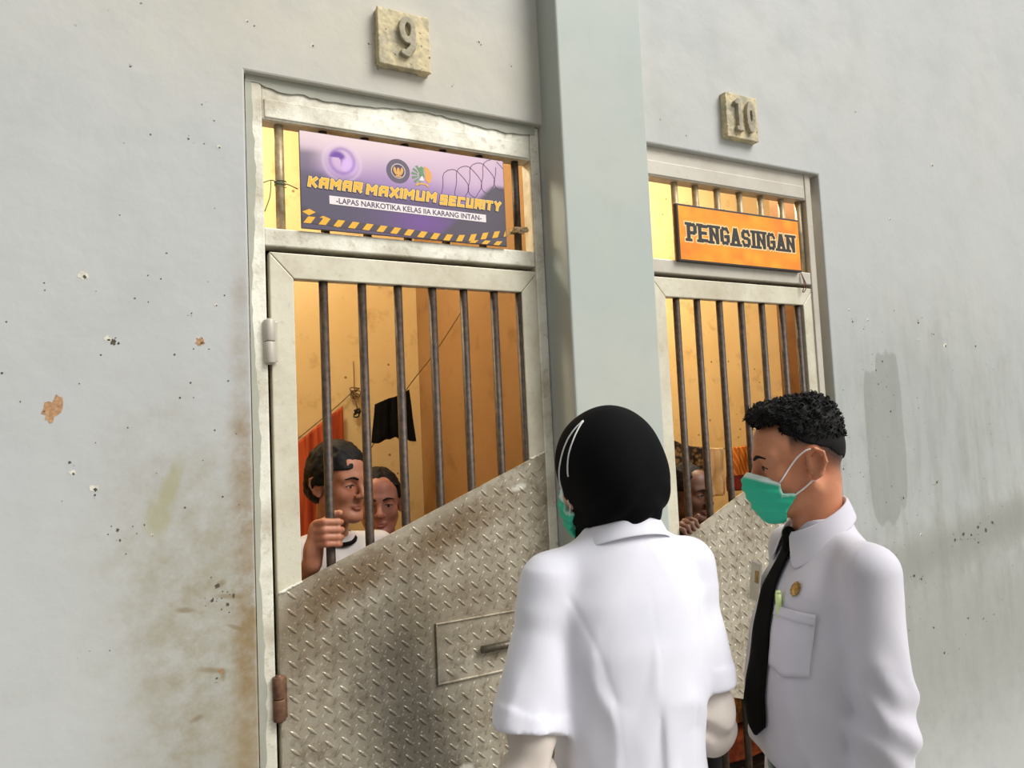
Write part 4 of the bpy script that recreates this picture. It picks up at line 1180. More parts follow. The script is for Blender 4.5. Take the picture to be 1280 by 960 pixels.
# collar with points
rows = []
for i in range(31):
    a = math.radians(-170 + 340 * i / 30)       # 0 = back of the neck
    sx, cy = math.sin(a), math.cos(a); b = 0.5 + 0.5 * cy
    r0 = 0.060; cyc = -0.020
    z0 = 1.495 + 0.034 * cy
    ao = a * 0.87
    sx1, cy1 = math.sin(ao), math.cos(ao); b1 = 0.5 + 0.5 * cy1
    fall = 0.036 - 0.006 * math.sin(a) ** 2 + 0.036 * (max(0.0, (1 - b) - 0.45) / 0.55) ** 2
    r1 = 0.074 + 0.018 * (1 - b)
    mid = lambda t, u: u + (t - u) * 0.5
    rows.append([(r0 * sx, cyc + r0 * cy, z0 - 0.03), (r0 * sx * 1.03, cyc + r0 * cy * 1.03, z0), (r0 * 1.10 * sx, cyc + r0 * 1.10 * cy, z0 + 0.003),
                 (mid(r1 * sx1, r0 * 1.12 * sx) * 1.03, cyc + mid(r1 * cy1, r0 * 1.12 * cy) * 1.03, z0 - fall * 0.5), (r1 * 1.06 * sx1, cyc + r1 * 1.06 * cy1, z0 - fall)])
collar('shirt_collar', CL['shirt'], man, rows)
# tie
def tie_xy(u, v):
    z = 1.434 - v * 0.378
    w = 0.016 + 0.026 * min(1, v * 1.4)
    if v > 0.93: w *= (1 - v) / 0.07 * 0.9 + 0.1
    return (0.004 + (u - 0.5) * 2 * w, z)
drape_patch('necktie', CL['black'], man, st, tie_xy, 6, 40, 0.007, 0.004)
S = Sculpt(axis_pts(-0.04, 0.04, 0.003), axis_pts(-0.12, -0.02, 0.003), axis_pts(1.40, 1.49, 0.003))
S.cap((0.002, -0.080, 1.455), (0.003, -0.086, 1.428), 0.019, 0.014, 0.01, flat=((0, 1, 0), 1.4))
link('tie_knot', relax(S.mesh('tie_knot'), 1), CL['black'], man)
# breast pocket with a marker pen, gold badge, name card
pk = drape_patch('breast_pocket', CL['shirt'], man, st, lambda u, v: (0.040 + u * 0.098, 1.322 - v * (0.115 + 0.012 * (1 - abs(2 * u - 1)))), 10, 12, 0.004, 0.002)
drape_patch('pocket_hem', CL['shirt'], pk, st, lambda u, v: (0.040 + u * 0.098, 1.322 - v * 0.020), 10, 3, 0.0062, 0.0015)
def on_shirt(x, z, off):
    h = st.ray_cast(Vector((x, -0.5, z)), Vector((0, 1, 0))); n = h[1] if h[1].y < 0 else -h[1]
    return h[0] + n * off, n
p, nrm = on_shirt(0.053, 1.328, 0.007)
m_pen = mat_simple('pale_green_plastic', (206, 226, 150), 0.35); m_gold = mat_simple('gold_metal', (196, 158, 84), 0.35, 0.8, (140, 104, 50), 90, 0.6, 200)
MB().tube([p + Vector((0, 0, -0.055)), p + Vector((0, 0, 0.018))], 0.006, 12).tube([p + Vector((0, 0, 0.018)), p + Vector((0, 0, 0.024))], [0.006, 0.0042], 12).build('marker_pen', m_pen, pk, smooth=True)
p, nrm = on_shirt(0.085, 1.360, 0.002)
ub = nrm.cross(Vector((0, 0, 1))).normalized(); vb = ub.cross(nrm)
m = MB()
def ring(r0, h0, r1, h1, n=20, wob=0.0):
    A = [m.bm.verts.new(p + (ub * math.cos(2 * PI * k / n) * 0.85 + vb * math.sin(2 * PI * k / n) * 1.15) * r0 * (1 + wob * (k % 2)) + nrm * h0) for k in range(n)]
    B = [m.bm.verts.new(p + (ub * math.cos(2 * PI * k / n) * 0.85 + vb * math.sin(2 * PI * k / n) * 1.15) * r1 * (1 + wob * (k % 2)) + nrm * h1) for k in range(n)]
    for k in range(n): m.bm.faces.new([A[k], A[(k + 1) % n], B[(k + 1) % n], B[k]])
    return B
ring(0.0125, 0, 0.0125, 0.003, 20, 0.12); ring(0.0125, 0.003, 0.009, 0.0045, 20, 0.12); B = ring(0.009, 0.0045, 0.004, 0.007, 20); m.bm.faces.new(B)
m.build('gold_badge', m_gold, man)
p, nrm = on_shirt(-0.066, 1.345, 0.006)
m_card = mat_simple('clear_card_sleeve', (206, 200, 186), 0.25); m_cardp = mat_simple('white_plastic', (236, 236, 232), 0.4)
ub = Vector((1, 0, 0)); vb = Vector((0, 0.15, 1)).normalized(); nn = ub.cross(vb)
def quad(mb, cx, cz, hw, hh, off, th=0.001):
    c = p + Vector((-0.004, -0.004, 0)) + ub * cx + vb * cz + nn * off
    vs = [mb.bm.verts.new(c + ub * sx * hw + vb * sz * hh + nn * t) for t in (0, th) for sx, sz in ((-1, -1), (1, -1), (1, 1), (-1, 1))]
    for f in ((0, 1, 2, 3), (7, 6, 5, 4), (0, 4, 5, 1), (1, 5, 6, 2), (2, 6, 7, 3), (3, 7, 4, 0)): mb.bm.faces.new([vs[i] for i in f])
m = MB(); quad(m, 0, 0, 0.028, 0.042, 0.0); cd = m.build('name_card', m_card, man)
m = MB()
for a in ((0, 0.042, 0.029, 0.002), (0, -0.042, 0.029, 0.002), (-0.028, 0, 0.002, 0.042), (0.028, 0, 0.002, 0.042)): quad(m, *a, 0.0008)
m.build('card_border', m_cardp, cd)
m = MB(); quad(m, 0.006, 0.012, 0.010, 0.013, 0.0008); m.build('card_photo', m_gold, cd)
# hair: full curly top, the sides are cropped
S = Sculpt(axis_pts(-0.12, 0.13, 0.0028), axis_pts(-0.18, 0.11, 0.0028), axis_pts(TM[2] - 0.09, TM[2] + 0.17, 0.0028))
S.frame(RM, TM)
sc_ell = lambda c, r, k: S.ell(np.array(c) * MSC, np.array(r) * MSC, k)
sc_ell((0, 0.012, 0.036), (0.0765, 0.0895, 0.086), 0.01)
sc_ell((0, -0.014, 0.092), (0.066, 0.070, 0.056), 0.02)
sc_ell((0, 0.035, 0.085), (0.066, 0.066, 0.060), 0.02)
sc_ell((0, -0.060, 0.104), (0.050, 0.036, 0.034), 0.02)
S.disp(lambda x, y, z: np.clip((z - 0.04) * 12, 0.05, 1) * (0.0060 * vnoise(x * 75, y * 75, z * 75, 21) + 0.0040 * vnoise(x * 150, y * 150, z * 150, 22)) + 0.002 * vnoise(x * 30, y * 30, z * 30, 23))
x, y, z = S.coords(None, True); x = x / MSC; y = y / MSC; z = z / MSC
nz = 0.006 * vnoise(x * 40, y * 40, z * 40, 31)
crop = (0.068 - 0.60 * (y + 0.03)) - z + nz                      # cropped sides and nape below this line
front = np.minimum(-(y + 0.036), (0.096 + 0.10 * (y + 0.05)) - z) + nz * 0.6     # forehead and the temple corner
S.D = np.maximum(S.D, np.maximum(crop, front) * MSC * 0.9).astype(np.float32)
S.frame()
hair_me = keep_largest(S.mesh('hair')); relax(hair_me, 1, 0.25)
hair = link('hair', hair_me, HAIR, man)
# small curls breaking the outline
rh = random.Random(8)
tufts = MB()
hv = [v for v in hair_me.vertices if (np.array(v.co) - np.array(TM))[2] > 0.05]
for _ in range(1300):
    v = rh.choice(hv); nrm = Vector(v.normal); q = Vector(v.co)
    t1 = Vector((rh.uniform(-1, 1), rh.uniform(-1, 0.4), rh.uniform(-0.6, 0.6))); t1 = (t1 - nrm * t1.dot(nrm)).normalized()
    L = rh.uniform(0.004, 0.0095)
    pts = [q - nrm * 0.002, q + nrm * L * 0.4 + t1 * L * 0.15, q + nrm * L * 0.6 + t1 * L * 0.6, q + nrm * L * 0.35 + t1 * L * 1.0]
    tufts.tube(pts, [0.0015, 0.0014, 0.0010, 0.0003], 5)
tufts.build('hair_curls', HAIR, hair, smooth=True)['kind'] = 'stuff'
mm = face_mask(man, RM, TM, MSC)
bt = bvh_of(mbody.data)
for s in (1, -1):
    strap(man, bt, [HM((s * 0.062, -0.061, -0.031)), HM((s * 0.073, -0.025, 0.010)), HM((s * 0.080, -0.004, 0.026)), HM((s * 0.083, 0.010, 0.030))], 0.0017)
    strap(man, bt, [HM((s * 0.058, -0.036, -0.064)), HM((s * 0.068, -0.014, -0.050)), HM((s * 0.076, 0.004, -0.036)), HM((s * 0.077, 0.014, -0.030))], 0.0017)
# ---- people inside the cells
def simple_hair(root, R, t, sc, front=0.070, side=0.0, back=-0.05, thick=0.010, seed=1, ear_cover=False):
    S = Sculpt(axis_pts(t[0] - 0.13, t[0] + 0.13, 0.0042), axis_pts(t[1] - 0.14, t[1] + 0.14, 0.0042), axis_pts(t[2] - 0.10, t[2] + 0.16, 0.0042))
    S.frame(R, t)
    S.ell(np.array((0, 0.014, 0.034)) * sc, np.array((0.075 + thick, 0.087 + thick, 0.083 + thick * 1.4)) * sc, 0.01)
    S.ell(np.array((0, 0.045, -0.01)) * sc, np.array((0.066 + thick * 0.6, 0.06 + thick, 0.06)) * sc, 0.02)
    S.disp(lambda x, y, z: 0.0045 * vnoise(x * 60, y * 60, z * 40, seed) + 0.003 * vnoise(x * 120, y * 120, z * 90, seed + 1))
    x, y, z = S.coords(None, True); x = x / sc; y = y / sc; z = z / sc
    n = 0.004 * vnoise(x * 45, y * 45, z * 45, seed + 2)
    face = np.minimum(-(y + 0.034), front - z) + n
    low = np.minimum(np.minimum(-(y - 0.020), side - z), 1) + n
    nape = back - z + n
    S.D = np.maximum(S.D, np.maximum(np.maximum(face, low), nape) * sc * 0.9).astype(np.float32)
    S.frame()
    return link('hair', relax(keep_largest(S.mesh('hair')), 1, 0.3), HAIR, root)

def tee(root, J, mat, b=1.0, collar_mat=None, seed=3):
    hipz, shz = J['hip'][2], J['sh'][2]
    S = Sculpt(axis_pts(-0.28, 0.28, 0.009), axis_pts(-0.18, 0.18, 0.009), axis_pts(hipz - 0.06, shz + 0.1, 0.009))
    S.loft([(hipz - 0.02, 0, 0, 0.165 * b, 0.125 * b), (hipz + 0.2, 0, 0, 0.145 * b, 0.112 * b), (shz - 0.12, 0, 0.0, 0.158 * b, 0.116 * b), (shz - 0.02, 0, 0.008, 0.135 * b, 0.095), (shz + 0.05, 0, 0.016, 0.068, 0.064)], 0.03)
    for s, k in ((1, 'L'), (-1, 'R')):
        sh = np.array([s * J['sh'][0], J['sh'][1], shz]); el = np.array(J['el' + k])
        S.cap((s * 0.04, 0.015, shz + 0.02), sh, 0.045, 0.052, 0.03)
        cone(S, sh, sh + (el - sh) * 0.62, 0.054, 0.058, 0.02)
    S.disp(lambda x, y, z: 0.006 * vnoise(x * 14 + z * 5, y * 14, z * 6, seed) + 0.003 * vnoise(x * 30, y * 30, z * 14, seed + 1))
    S.half((0, 0, -1), -(hipz - 0.02))
    o = link('tee_shirt', relax(keep_largest(S.mesh('tee_shirt')), 1, 0.4), mat, root)
    if collar_mat:
        pts = [(0.069 * math.sin(2 * PI * i / 24), 0.004 - 0.074 * math.cos(2 * PI * i / 24), shz + 0.052 - 0.020 * math.cos(2 * PI * i / 24)) for i in range(24)]
        MB().tube(pts, 0.0065, 8, closed=True).build('collar_band', collar_mat, o, smooth=True)
    return o

def to_local(p, base, rz):
    return rot('Z', -math.degrees(rz)) @ (np.array(p, np.float32) - np.array(base, np.float32))

# man gripping the first bar of the left door
b1 = (0.665, 0.31, FZ); r1 = math.radians(14)
L1 = lambda p: tuple(float(v) for v in to_local(p, b1, r1))
def grip(S, wr):
    Rw = rot('Z', -math.degrees(r1)); tw = Rw @ (-np.array(b1, np.float32))
    S.frame(Rw, tw)                                   # work in world coordinates
    bx, by = 0.5885, 0.05
    zs = [1.331, 1.309, 1.288, 1.269]
    S.cap((bx - 0.040, by + 0.020, 1.315), (bx - 0.048, by + 0.030, 1.25), 0.018, 0.022, 0.014)
    S.cap((bx - 0.030, by + 0.026, 1.320), (bx - 0.040, by + 0.036, 1.245), 0.017, 0.02, 0.014)
    S.cap((bx - 0.045, by + 0.032, 1.255), (0.541, 0.088, 1.215), 0.024, 0.025, 0.016)
    for i, zf in enumerate(zs):
        L = (1.0, 1.06, 1.0, 0.86)[i]; r = (0.0098, 0.0102, 0.0097, 0.0086)[i]
        P = [(bx - 0.040, by + 0.010, zf - 0.002), (bx - 0.026 * L, by - 0.0245, zf + 0.003), (bx + 0.012 * L, by - 0.0255, zf), (bx + 0.027 * L, by - 0.004, zf - 0.004)]
        S.chain(P, [r * 1.1, r * 1.04, r * 0.98, r * 0.88], 0.0045)
    P = [(bx - 0.036, by + 0.034, 1.285), (bx - 0.016, by + 0.032, 1.325), (bx + 0.012, by + 0.024, 1.346), (bx + 0.028, by + 0.010, 1.352)]
    S.chain(P, [0.017, 0.0125, 0.0112, 0.0095], 0.008)
    S.frame()
J1 = dict(hip=(0.085, 0.0, 0.86), sh=(0.165, 0.0, 1.345), elL=(0.21, 0.05, 1.05), wrL=(0.19, -0.02, 0.82), elR=L1((0.487, 0.235, 1.055)), wrR=L1((0.541, 0.088, 1.215)))
g = L1((0.575, 0.045, 1.30))
R1 = rot('Z', 14) @ rot('X', 4); T1 = (0.0, -0.045, 1.563)
p1, pb1, H1 = person('person', 'person with black hair behind the left bars, one fist gripping the first bar', None, b1, r1, J1, SKIN['tan'], R1, T1, 0.97, False,
    hand_fn={'R': grip}, fine=((g[0], g[1], g[2], 0.075), (0.19, -0.04, 0.74, 0.085)))
simple_hair(p1, R1, T1, 0.97, 0.052, 0.000, -0.075, 0.021, 41)
tee(p1, J1, CL['tee'], 1.0, CL['black'])
lower_body(p1, J1, 1.0, CL['trouser'], 0.9, CL['leather'])

# second man close behind his shoulder
b2 = (0.925, 0.60, FZ); r2 = math.radians(-14)
J2 = dict(hip=(0.085, 0.0, 0.82), sh=(0.165, 0.0, 1.255), elL=(0.2, 0.05, 0.98), wrL=(0.19, -0.03, 0.76), elR=(-0.2, 0.05, 0.98), wrR=(-0.19, -0.03, 0.76))
R2 = rot('Z', -4) @ rot('X', 3); T2 = (-0.01, -0.045, 1.468)
p2, pb2, H2 = person('person', 'person with short hair and bare face at the second bar, behind the one gripping', None, b2, r2, J2, SKIN['ruddy'], R2, T2, 0.97, False, fine=((0.19, -0.05, 0.68, 0.085), (-0.19, -0.05, 0.68, 0.085)))
simple_hair(p2, R2, T2, 0.97, 0.066, 0.02, -0.05, 0.012, 51)
tee(p2, J2, CL['grey'], 1.0)
lower_body(p2, J2, 0.97, CL['trouser'], 0.86, CL['leather'])

# man behind the right door, fingers hooked over the plate
b3 = (2.115, 0.33, FZ); r3 = math.radians(8)
L3 = lambda p: tuple(float(v) for v in to_local(p, b3, r3))
def hook(S, wr):
    Rw = rot('Z', -math.degrees(r3)); tw = Rw @ (-np.array(b3, np.float32))
    S.frame(Rw, tw)
    S.cap((1.868, 0.125, 1.10), (1.862, 0.085, 1.155), 0.024, 0.026, 0.014)
    S.cap((1.89, 0.125, 1.10), (1.895, 0.082, 1.165), 0.02, 0.022, 0.014)
    for i in range(4):
        x = 1.846 + i * 0.0195; zt = 1.125 + 0.4487 * (x - 1.757)
        r = (0.0084, 0.0094, 0.0096, 0.009)[i]
        S.chain([(x + 0.002, 0.076, zt + 0.000), (x + 0.004, 0.050, zt + 0.027), (x + 0.010, 0.018, zt + 0.018), (x + 0.014, 0.010, zt - 0.002)], [r * 1.08, r * 1.02, r * 0.96, r * 0.86], 0.0045)
    S.chain([(1.905, 0.098, 1.14), (1.935, 0.07, 1.19), (1.958, 0.05, 1.222)], [0.015, 0.0115, 0.0095], 0.008)
    S.frame()
J3 = dict(hip=(0.085, 0.0, 0.80), sh=(0.165, 0.0, 1.21), elL=(0.2, 0.05, 0.94), wrL=(0.19, -0.03, 0.73), elR=L3((1.88, 0.34, 0.93)), wrR=L3((1.878, 0.145, 1.08)))
g3 = L3((1.88, 0.05, 1.18))
R3 = rot('Z', 6) @ rot('X', 4); T3 = (0.0, -0.05, 1.420)
p3, pb3, H3 = person('person', 'person with dark hair behind the right cell door, fingertips over the plate edge', None, b3, r3, J3, SKIN['deep'], R3, T3, 0.97, False,
    hand_fn={'R': hook}, fine=((g3[0], g3[1], g3[2], 0.085), (0.19, -0.05, 0.65, 0.085)))
simple_hair(p3, R3, T3, 0.97, 0.062, 0.02, -0.05, 0.009, 61)
tee(p3, J3, CL['black'], 1.0)
lower_body(p3, J3, 0.95, CL['trouser'], 0.84, CL['leather'])

# ---- washing and clutter in the cells
def hung(name, label, cat, top, drop_fn, mat, normal=(0, -1, 0), amp=0.012, waves=5, seed=0, group=None, nu=44, nv=30, spread=0.0):
    """a cloth hung from the line 'top' (list of points)"""
    tp = np.array(catmull(top, 12)); n = len(tp); bm = bmesh.new(); G = []
    rr = random.Random(seed); ph = [rr.uniform(0, 6.28) for _ in range(4)]
    idx = np.linspace(0, n - 1, nu + 1)
    for j in range(nv + 1):
        v = j / nv; row = []
        for i in range(nu + 1):
            u = i / nu; q = tp[int(idx[i])].copy()
            a = amp * (0.35 + 0.65 * v)
            w = math.sin(u * waves * 2 * PI + ph[0] + 0.8 * v) + 0.5 * math.sin(u * waves * 3.7 * PI + ph[1]) + 0.35 * math.sin(v * 9 + u * 7 + ph[2])
            c = (u - 0.5) * spread * v
            q += np.array(normal) * (a * w) + np.array([c, 0, -drop_fn(u) * v])
            row.append(bm.verts.new(q))
        G.append(row)
    for j in range(nv):
        for i in range(nu): bm.faces.new([G[j][i], G[j + 1][i], G[j + 1][i + 1], G[j][i + 1]])
    me = bpy.data.meshes.new(name); bm.to_mesh(me); bm.free()
    o = link(name, me, mat, None, smooth=True)
    m = o.modifiers.new('thick', 'SOLIDIFY'); m.thickness = 0.003; m.offset = 0
    tag(o, label, cat, group)
    return o
m_or = NT('orange_red_cloth', 0.85); st_ = m_or.ramp(m_or.noise(3, 3, vec=m_or.vec((22, 1, 1))), [(0.4, 0.0), (0.6, 1.0)])
m_or = m_or.done(m_or.mix(st_, (196, 84, 38), (160, 58, 28)))
hung('hanging_cloth', 'orange-red cloth hung on the string at the left of the left cell', 'cloth', [(0.66, 1.562, 1.424), (0.76, 1.56, 1.500), (0.875, 1.555, 1.585), (0.98, 1.555, 1.668), (1.076, 1.56, 1.735)], lambda u: 0.40 + 0.12 * math.sin(u * 2.5), m_or, amp=0.010, waves=6, seed=2)
# black shorts: a waistband, two short legs
tp = [(1.166, 1.335, 1.728), (1.225, 1.33, 1.752), (1.275, 1.325, 1.766), (1.335, 1.325, 1.795)]
hung('hanging_shorts', 'small black shorts hung on the string before the cell corner', 'shorts', tp, lambda u: 0.178 + 0.065 * u - (0.03 * math.exp(-((u - 0.55) / 0.10) ** 2)) + 0.008 * math.sin(u * 14), CL['black'], amp=0.007, waves=2.4, seed=5, spread=0.045)
def cord(name, label, pts, r, mat):
    o = MB().tube(catmull(pts, 10), r, 6).build(name, mat, None, smooth=True)
    return tag(o, label, 'string')
m_str = mat_simple('grey_brown_string', (120, 96, 66), 0.9)
cord('washing_line', 'thin string from the side wall nail slanting down behind the black shorts', [(1.498, 1.048, 2.133), (1.41, 1.176, 1.955), (1.327, 1.355, 1.79), (1.23, 1.46, 1.59), (1.13, 1.592, 1.40)], 0.0026, m_str)
cord('washing_line', 'short string from the knotted nail down to the orange-red cloth', [(1.135, 1.588, 1.804), (1.06, 1.575, 1.742), (0.95, 1.572, 1.655), (0.66, 1.575, 1.43), (0.5, 1.592, 1.30)], 0.0026, m_str)
nl = MB().tube([(1.143, 1.60, 1.806), (1.143, 1.555, 1.810)], 0.004, 8).tube([(1.143, 1.555, 1.810), (1.143, 1.552, 1.810)], 0.008, 8).build('wall_nail', MAT['rust'], None, smooth=True)
tag(nl, 'nail with knotted string in the back wall beside the black shorts', 'nail')
rk = random.Random(5)
pts = [(1.143 + rk.uniform(-0.028, 0.028), 1.572 + rk.uniform(-0.01, 0.008), 1.80 + rk.uniform(-0.03, 0.025)) for _ in range(16)] + [(1.15, 1.575, 1.74), (1.148, 1.575, 1.70)]
kn = MB().tube(catmull(pts, 5), 0.0028, 6).build('string_knot', m_str, nl, smooth=True)
pts = [(1.15 + rk.uniform(-0.016, 0.016), 1.572 + rk.uniform(-0.01, 0.008), 1.70 + rk.uniform(-0.02, 0.02)) for _ in range(14)]
MB().tube(catmull(pts, 5), 0.0034, 6).build('string_knot', MAT['black_gap'], nl, smooth=True)
MB().tube([(1.146, 1.59, 1.81), (1.147, 1.594, 1.96)], 0.0016, 6).build('loose_end', m_str, nl, smooth=True)

cord('washing_line', 'sagging string across the right cell carrying the towel and orange blanket', [(x, 0.9, 1.43 + 0.315 * (x - 2.95) ** 2) for x in (1.565, 1.9, 2.2, 2.5, 2.8, 2.95, 3.1, 3.4, 3.8, 4.225)], 0.0028, m_str)
lz = lambda x: 1.43 + 0.315 * (x - 2.95) ** 2 + 0.004
mp = NT('dark_patterned_cloth', 0.85); vv = mp.voro(38)
mp = mp.done(mp.mix(mp.ramp(vv.outputs['Distance'], [(0.25, 0.0), (0.5, 1.0)]), (150, 118, 76), (44, 34, 30)))
hung('hanging_cloth', 'dark brown patterned cloth hung on the string behind the right-cell person', 'cloth', [(x, 0.872, lz(x) + (0.03 if x < 2.6 else 0)) for x in (2.36, 2.5, 2.64, 2.76)], lambda u: 0.30, mp, amp=0.016, waves=3, seed=8)
m_tw = mat_cloth('beige_towel', (226, 196, 150), (206, 172, 124), 0.95, 300, 0.3, 0.4)
hung('hanging_towel', 'beige towel hung on the string in the right cell', 'towel', [(x, 0.872, lz(x)) for x in (2.775, 2.81, 2.86, 2.91)], lambda u: 0.262 - 0.02 * u, m_tw, amp=0.012, waves=2.2, seed=9)
mo = NT('orange_checked_blanket', 0.9); o_ = mo.sep()
lin = mo.math('GREATER_THAN', mo.math('SINE', mo.math('MULTIPLY', mo.math('ADD', o_[0], mo.math('MULTIPLY', o_[2], 0.5)), 210)), 0.55)
cc = mo.mix(lin, (206, 108, 36), (232, 160, 66)); cc = mo.mix(mo.math('LESS_THAN', o_[2], 1.285), cc, (112, 22, 20))
mo = mo.done(cc)
hung('hanging_blanket', 'orange striped blanket with dark red border hung beside the beige towel', 'blanket', [(x, 0.872, lz(x)) for x in (2.93, 3.05, 3.2, 3.38)], lambda u: 0.23, mo, amp=0.012, waves=2.6, seed=10)

# folded bedding under the right door
def folded(name, label, x0, x1, y0, y1, z0, z1, mat, seed):
    S = Sculpt(axis_pts(x0 - 0.04, x1 + 0.04, 0.011), axis_pts(y0 - 0.04, y1 + 0.04, 0.011), axis_pts(z0 - 0.03, z1 + 0.04, 0.008))
    x, y, z = S.coords()
    cx, cy, cz = (x0 + x1) / 2, (y0 + y1) / 2, (z0 + z1) / 2
    qx, qy, qz = np.abs(x - cx) - (x1 - x0) / 2 + 0.03, np.abs(y - cy) - (y1 - y0) / 2 + 0.03, np.abs(z - cz) - (z1 - z0) / 2 + 0.03
    d = np.sqrt(np.maximum(qx, 0) ** 2 + np.maximum(qy, 0) ** 2 + np.maximum(qz, 0) ** 2) + np.minimum(np.maximum(np.maximum(qx, qy), qz), 0) - 0.03
    d = d + 0.004 * np.sin((z - z0) * 2 * PI / 0.035) + 0.008 * vnoise(x * 9, y * 9, z * 9, seed)
    S.D = d.astype(np.float32)
    S.half((0, 0, -1), -(z0 + 0.001))
    o = link(name, relax(keep_largest(S.mesh(name)), 1, 0.3), mat)
    return tag(o, label, 'bedding', 'folded bedding under the right door')
mb_ = NT('brown_patterned_bedding', 0.9); v2 = mb_.noise(16, 3, dist=1.5)
mb_ = mb_.done(mb_.mix(mb_.ramp(v2, [(0.42, 0.0), (0.56, 1.0)]), (196, 128, 58), (120, 84, 36)))
mr_ = NT('red_brown_bedding', 0.9); v3 = mr_.noise(14, 3)
mr_ = mr_.done(mr_.mix(mr_.ramp(v3, [(0.42, 0.0), (0.6, 1.0)]), (202, 106, 62), (160, 70, 40)))
m_dk = mat_cloth('dark_brown_blanket', (70, 54, 40), (54, 40, 30))
folded('folded_blanket', 'dark brown folded blanket on the floor of the right cell, lowest of the pile', 2.20, 2.98, 0.46, 0.95, FZ, 0.04, m_dk, 1)
folded('folded_blanket', 'red-brown folded blanket in the middle of the pile in the right cell', 2.22, 2.95, 0.47, 0.93, 0.054, 0.19, mr_, 2)
folded('folded_blanket', 'orange-brown patterned blanket on top of the pile in the right cell', 2.24, 2.93, 0.48, 0.92, 0.204, 0.345, mb_, 3)
# ---- cell numbers cast on plaster tiles
m_tile = NT('stained_tile_plaster', 0.75); nz_ = m_tile.noise(22, 5, 0.65); nz2 = m_tile.noise(70, 4)
cc = m_tile.mix(m_tile.ramp(nz_, [(0.40, 0.0), (0.64, 1.0)]), (216, 200, 158), (168, 162, 138)); cc = m_tile.mix(m_tile.ramp(nz2, [(0.62, 0.0), (0.7, 1.0)]), cc, (110, 98, 78))
m_tile.bump(nz_, 0.5, 0.004); m_tile = m_tile.done(cc)
m_num = NT('grey_beige_cement', 0.8); nz_ = m_num.noise(30, 4); m_num.bump(nz_, 0.4, 0.003)
m_num = m_num.done(m_num.mix(m_num.ramp(nz_, [(0.4, 0.0), (0.66, 1.0)]), (176, 168, 144), (150, 142, 122)))
def tile(label, x0, x1, z0, z1, digits, seed):
    S = Sculpt(axis_pts(x0 - 0.008, x1 + 0.008, 0.0025), axis_pts(-0.05, 0.004, 0.0025), axis_pts(z0 - 0.008, z1 + 0.008, 0.0025))
    x, y, z = S.coords()
    d = np.maximum(np.maximum(np.abs(x - (x0 + x1) / 2) - (x1 - x0) / 2, np.abs(z - (z0 + z1) / 2) - (z1 - z0) / 2), np.abs(y + 0.015) - 0.016)
    S.D = (d + 0.0016 * vnoise(x * 40, y * 40, z * 40, seed) + 0.0012 * vnoise(x * 110, y * 110, z * 110, seed + 1)).astype(np.float32)
    o = link('number_tile', relax(keep_largest(S.mesh('number_tile')), 1, 0.3), m_tile)
    tag(o, label, 'number plate', 'cell number tiles')
    for dg, cx in digits:
        S = Sculpt(axis_pts(cx - 0.045, cx + 0.045, 0.002), axis_pts(-0.056, -0.025, 0.002), axis_pts(z0, z1, 0.002))
        x, y, z = S.coords(); zc = (z0 + z1) / 2; u, v = x - cx, z - zc
        def oval(ou, ov, ru, rv): return (np.sqrt(((u - ou) / ru) ** 2 + ((v - ov) / rv) ** 2) - 1) * min(ru, rv)
        def seg(a, b, r):
            du, dv = b[0] - a[0], b[1] - a[1]; t = np.clip(((u - a[0]) * du + (v - a[1]) * dv) / (du * du + dv * dv), 0, 1)
            return np.sqrt((u - a[0] - t * du) ** 2 + (v - a[1] - t * dv) ** 2) - r
        def rect(a, b, c, e): return np.maximum(np.abs(u - (a + b) / 2) - (b - a) / 2, np.abs(v - (c + e) / 2) - (e - c) / 2)
        if dg == '9':
            s2 = np.maximum(oval(0.002, 0.026, 0.027, 0.042), -oval(0.003, 0.027, 0.009, 0.021))
            s2 = np.minimum(s2, np.maximum(np.minimum(seg((0.0205, 0.02), (0.018, -0.025), 0.0095), seg((0.018, -0.025), (0.000, -0.048), 0.0105)), -1))
            s2 = np.minimum(s2, seg((0.000, -0.048), (-0.012, -0.045), 0.009))
        elif dg == '1':
            s2 = np.minimum(np.minimum(rect(-0.008, 0.009, -0.062, 0.064), rect(-0.018, 0.018, -0.064, -0.047)), seg((-0.016, 0.048), (0.0, 0.056), 0.008))
        else:
            s2 = np.maximum(oval(0, 0, 0.0235, 0.064), -oval(0, 0.004, 0.0065, 0.024))
        d = np.maximum(s2, np.abs(y + 0.038) - 0.009)
        S.D = (d + 0.0010 * vnoise(x * 120, y * 120, z * 120, seed + 5)).astype(np.float32)
        link('raised_numeral', relax(keep_largest(S.mesh('raised_numeral')), 1, 0.3), m_num, o)
tile('stained plaster tile with raised number 9 over the left cell door', 0.750, 0.916, 2.672, 2.848, [('9', 0.836)], 3)
tile('stained plaster tile with raised number 10 over the right cell door', 2.156, 2.325, 2.668, 2.846, [('1', 2.213), ('0', 2.274)], 13)

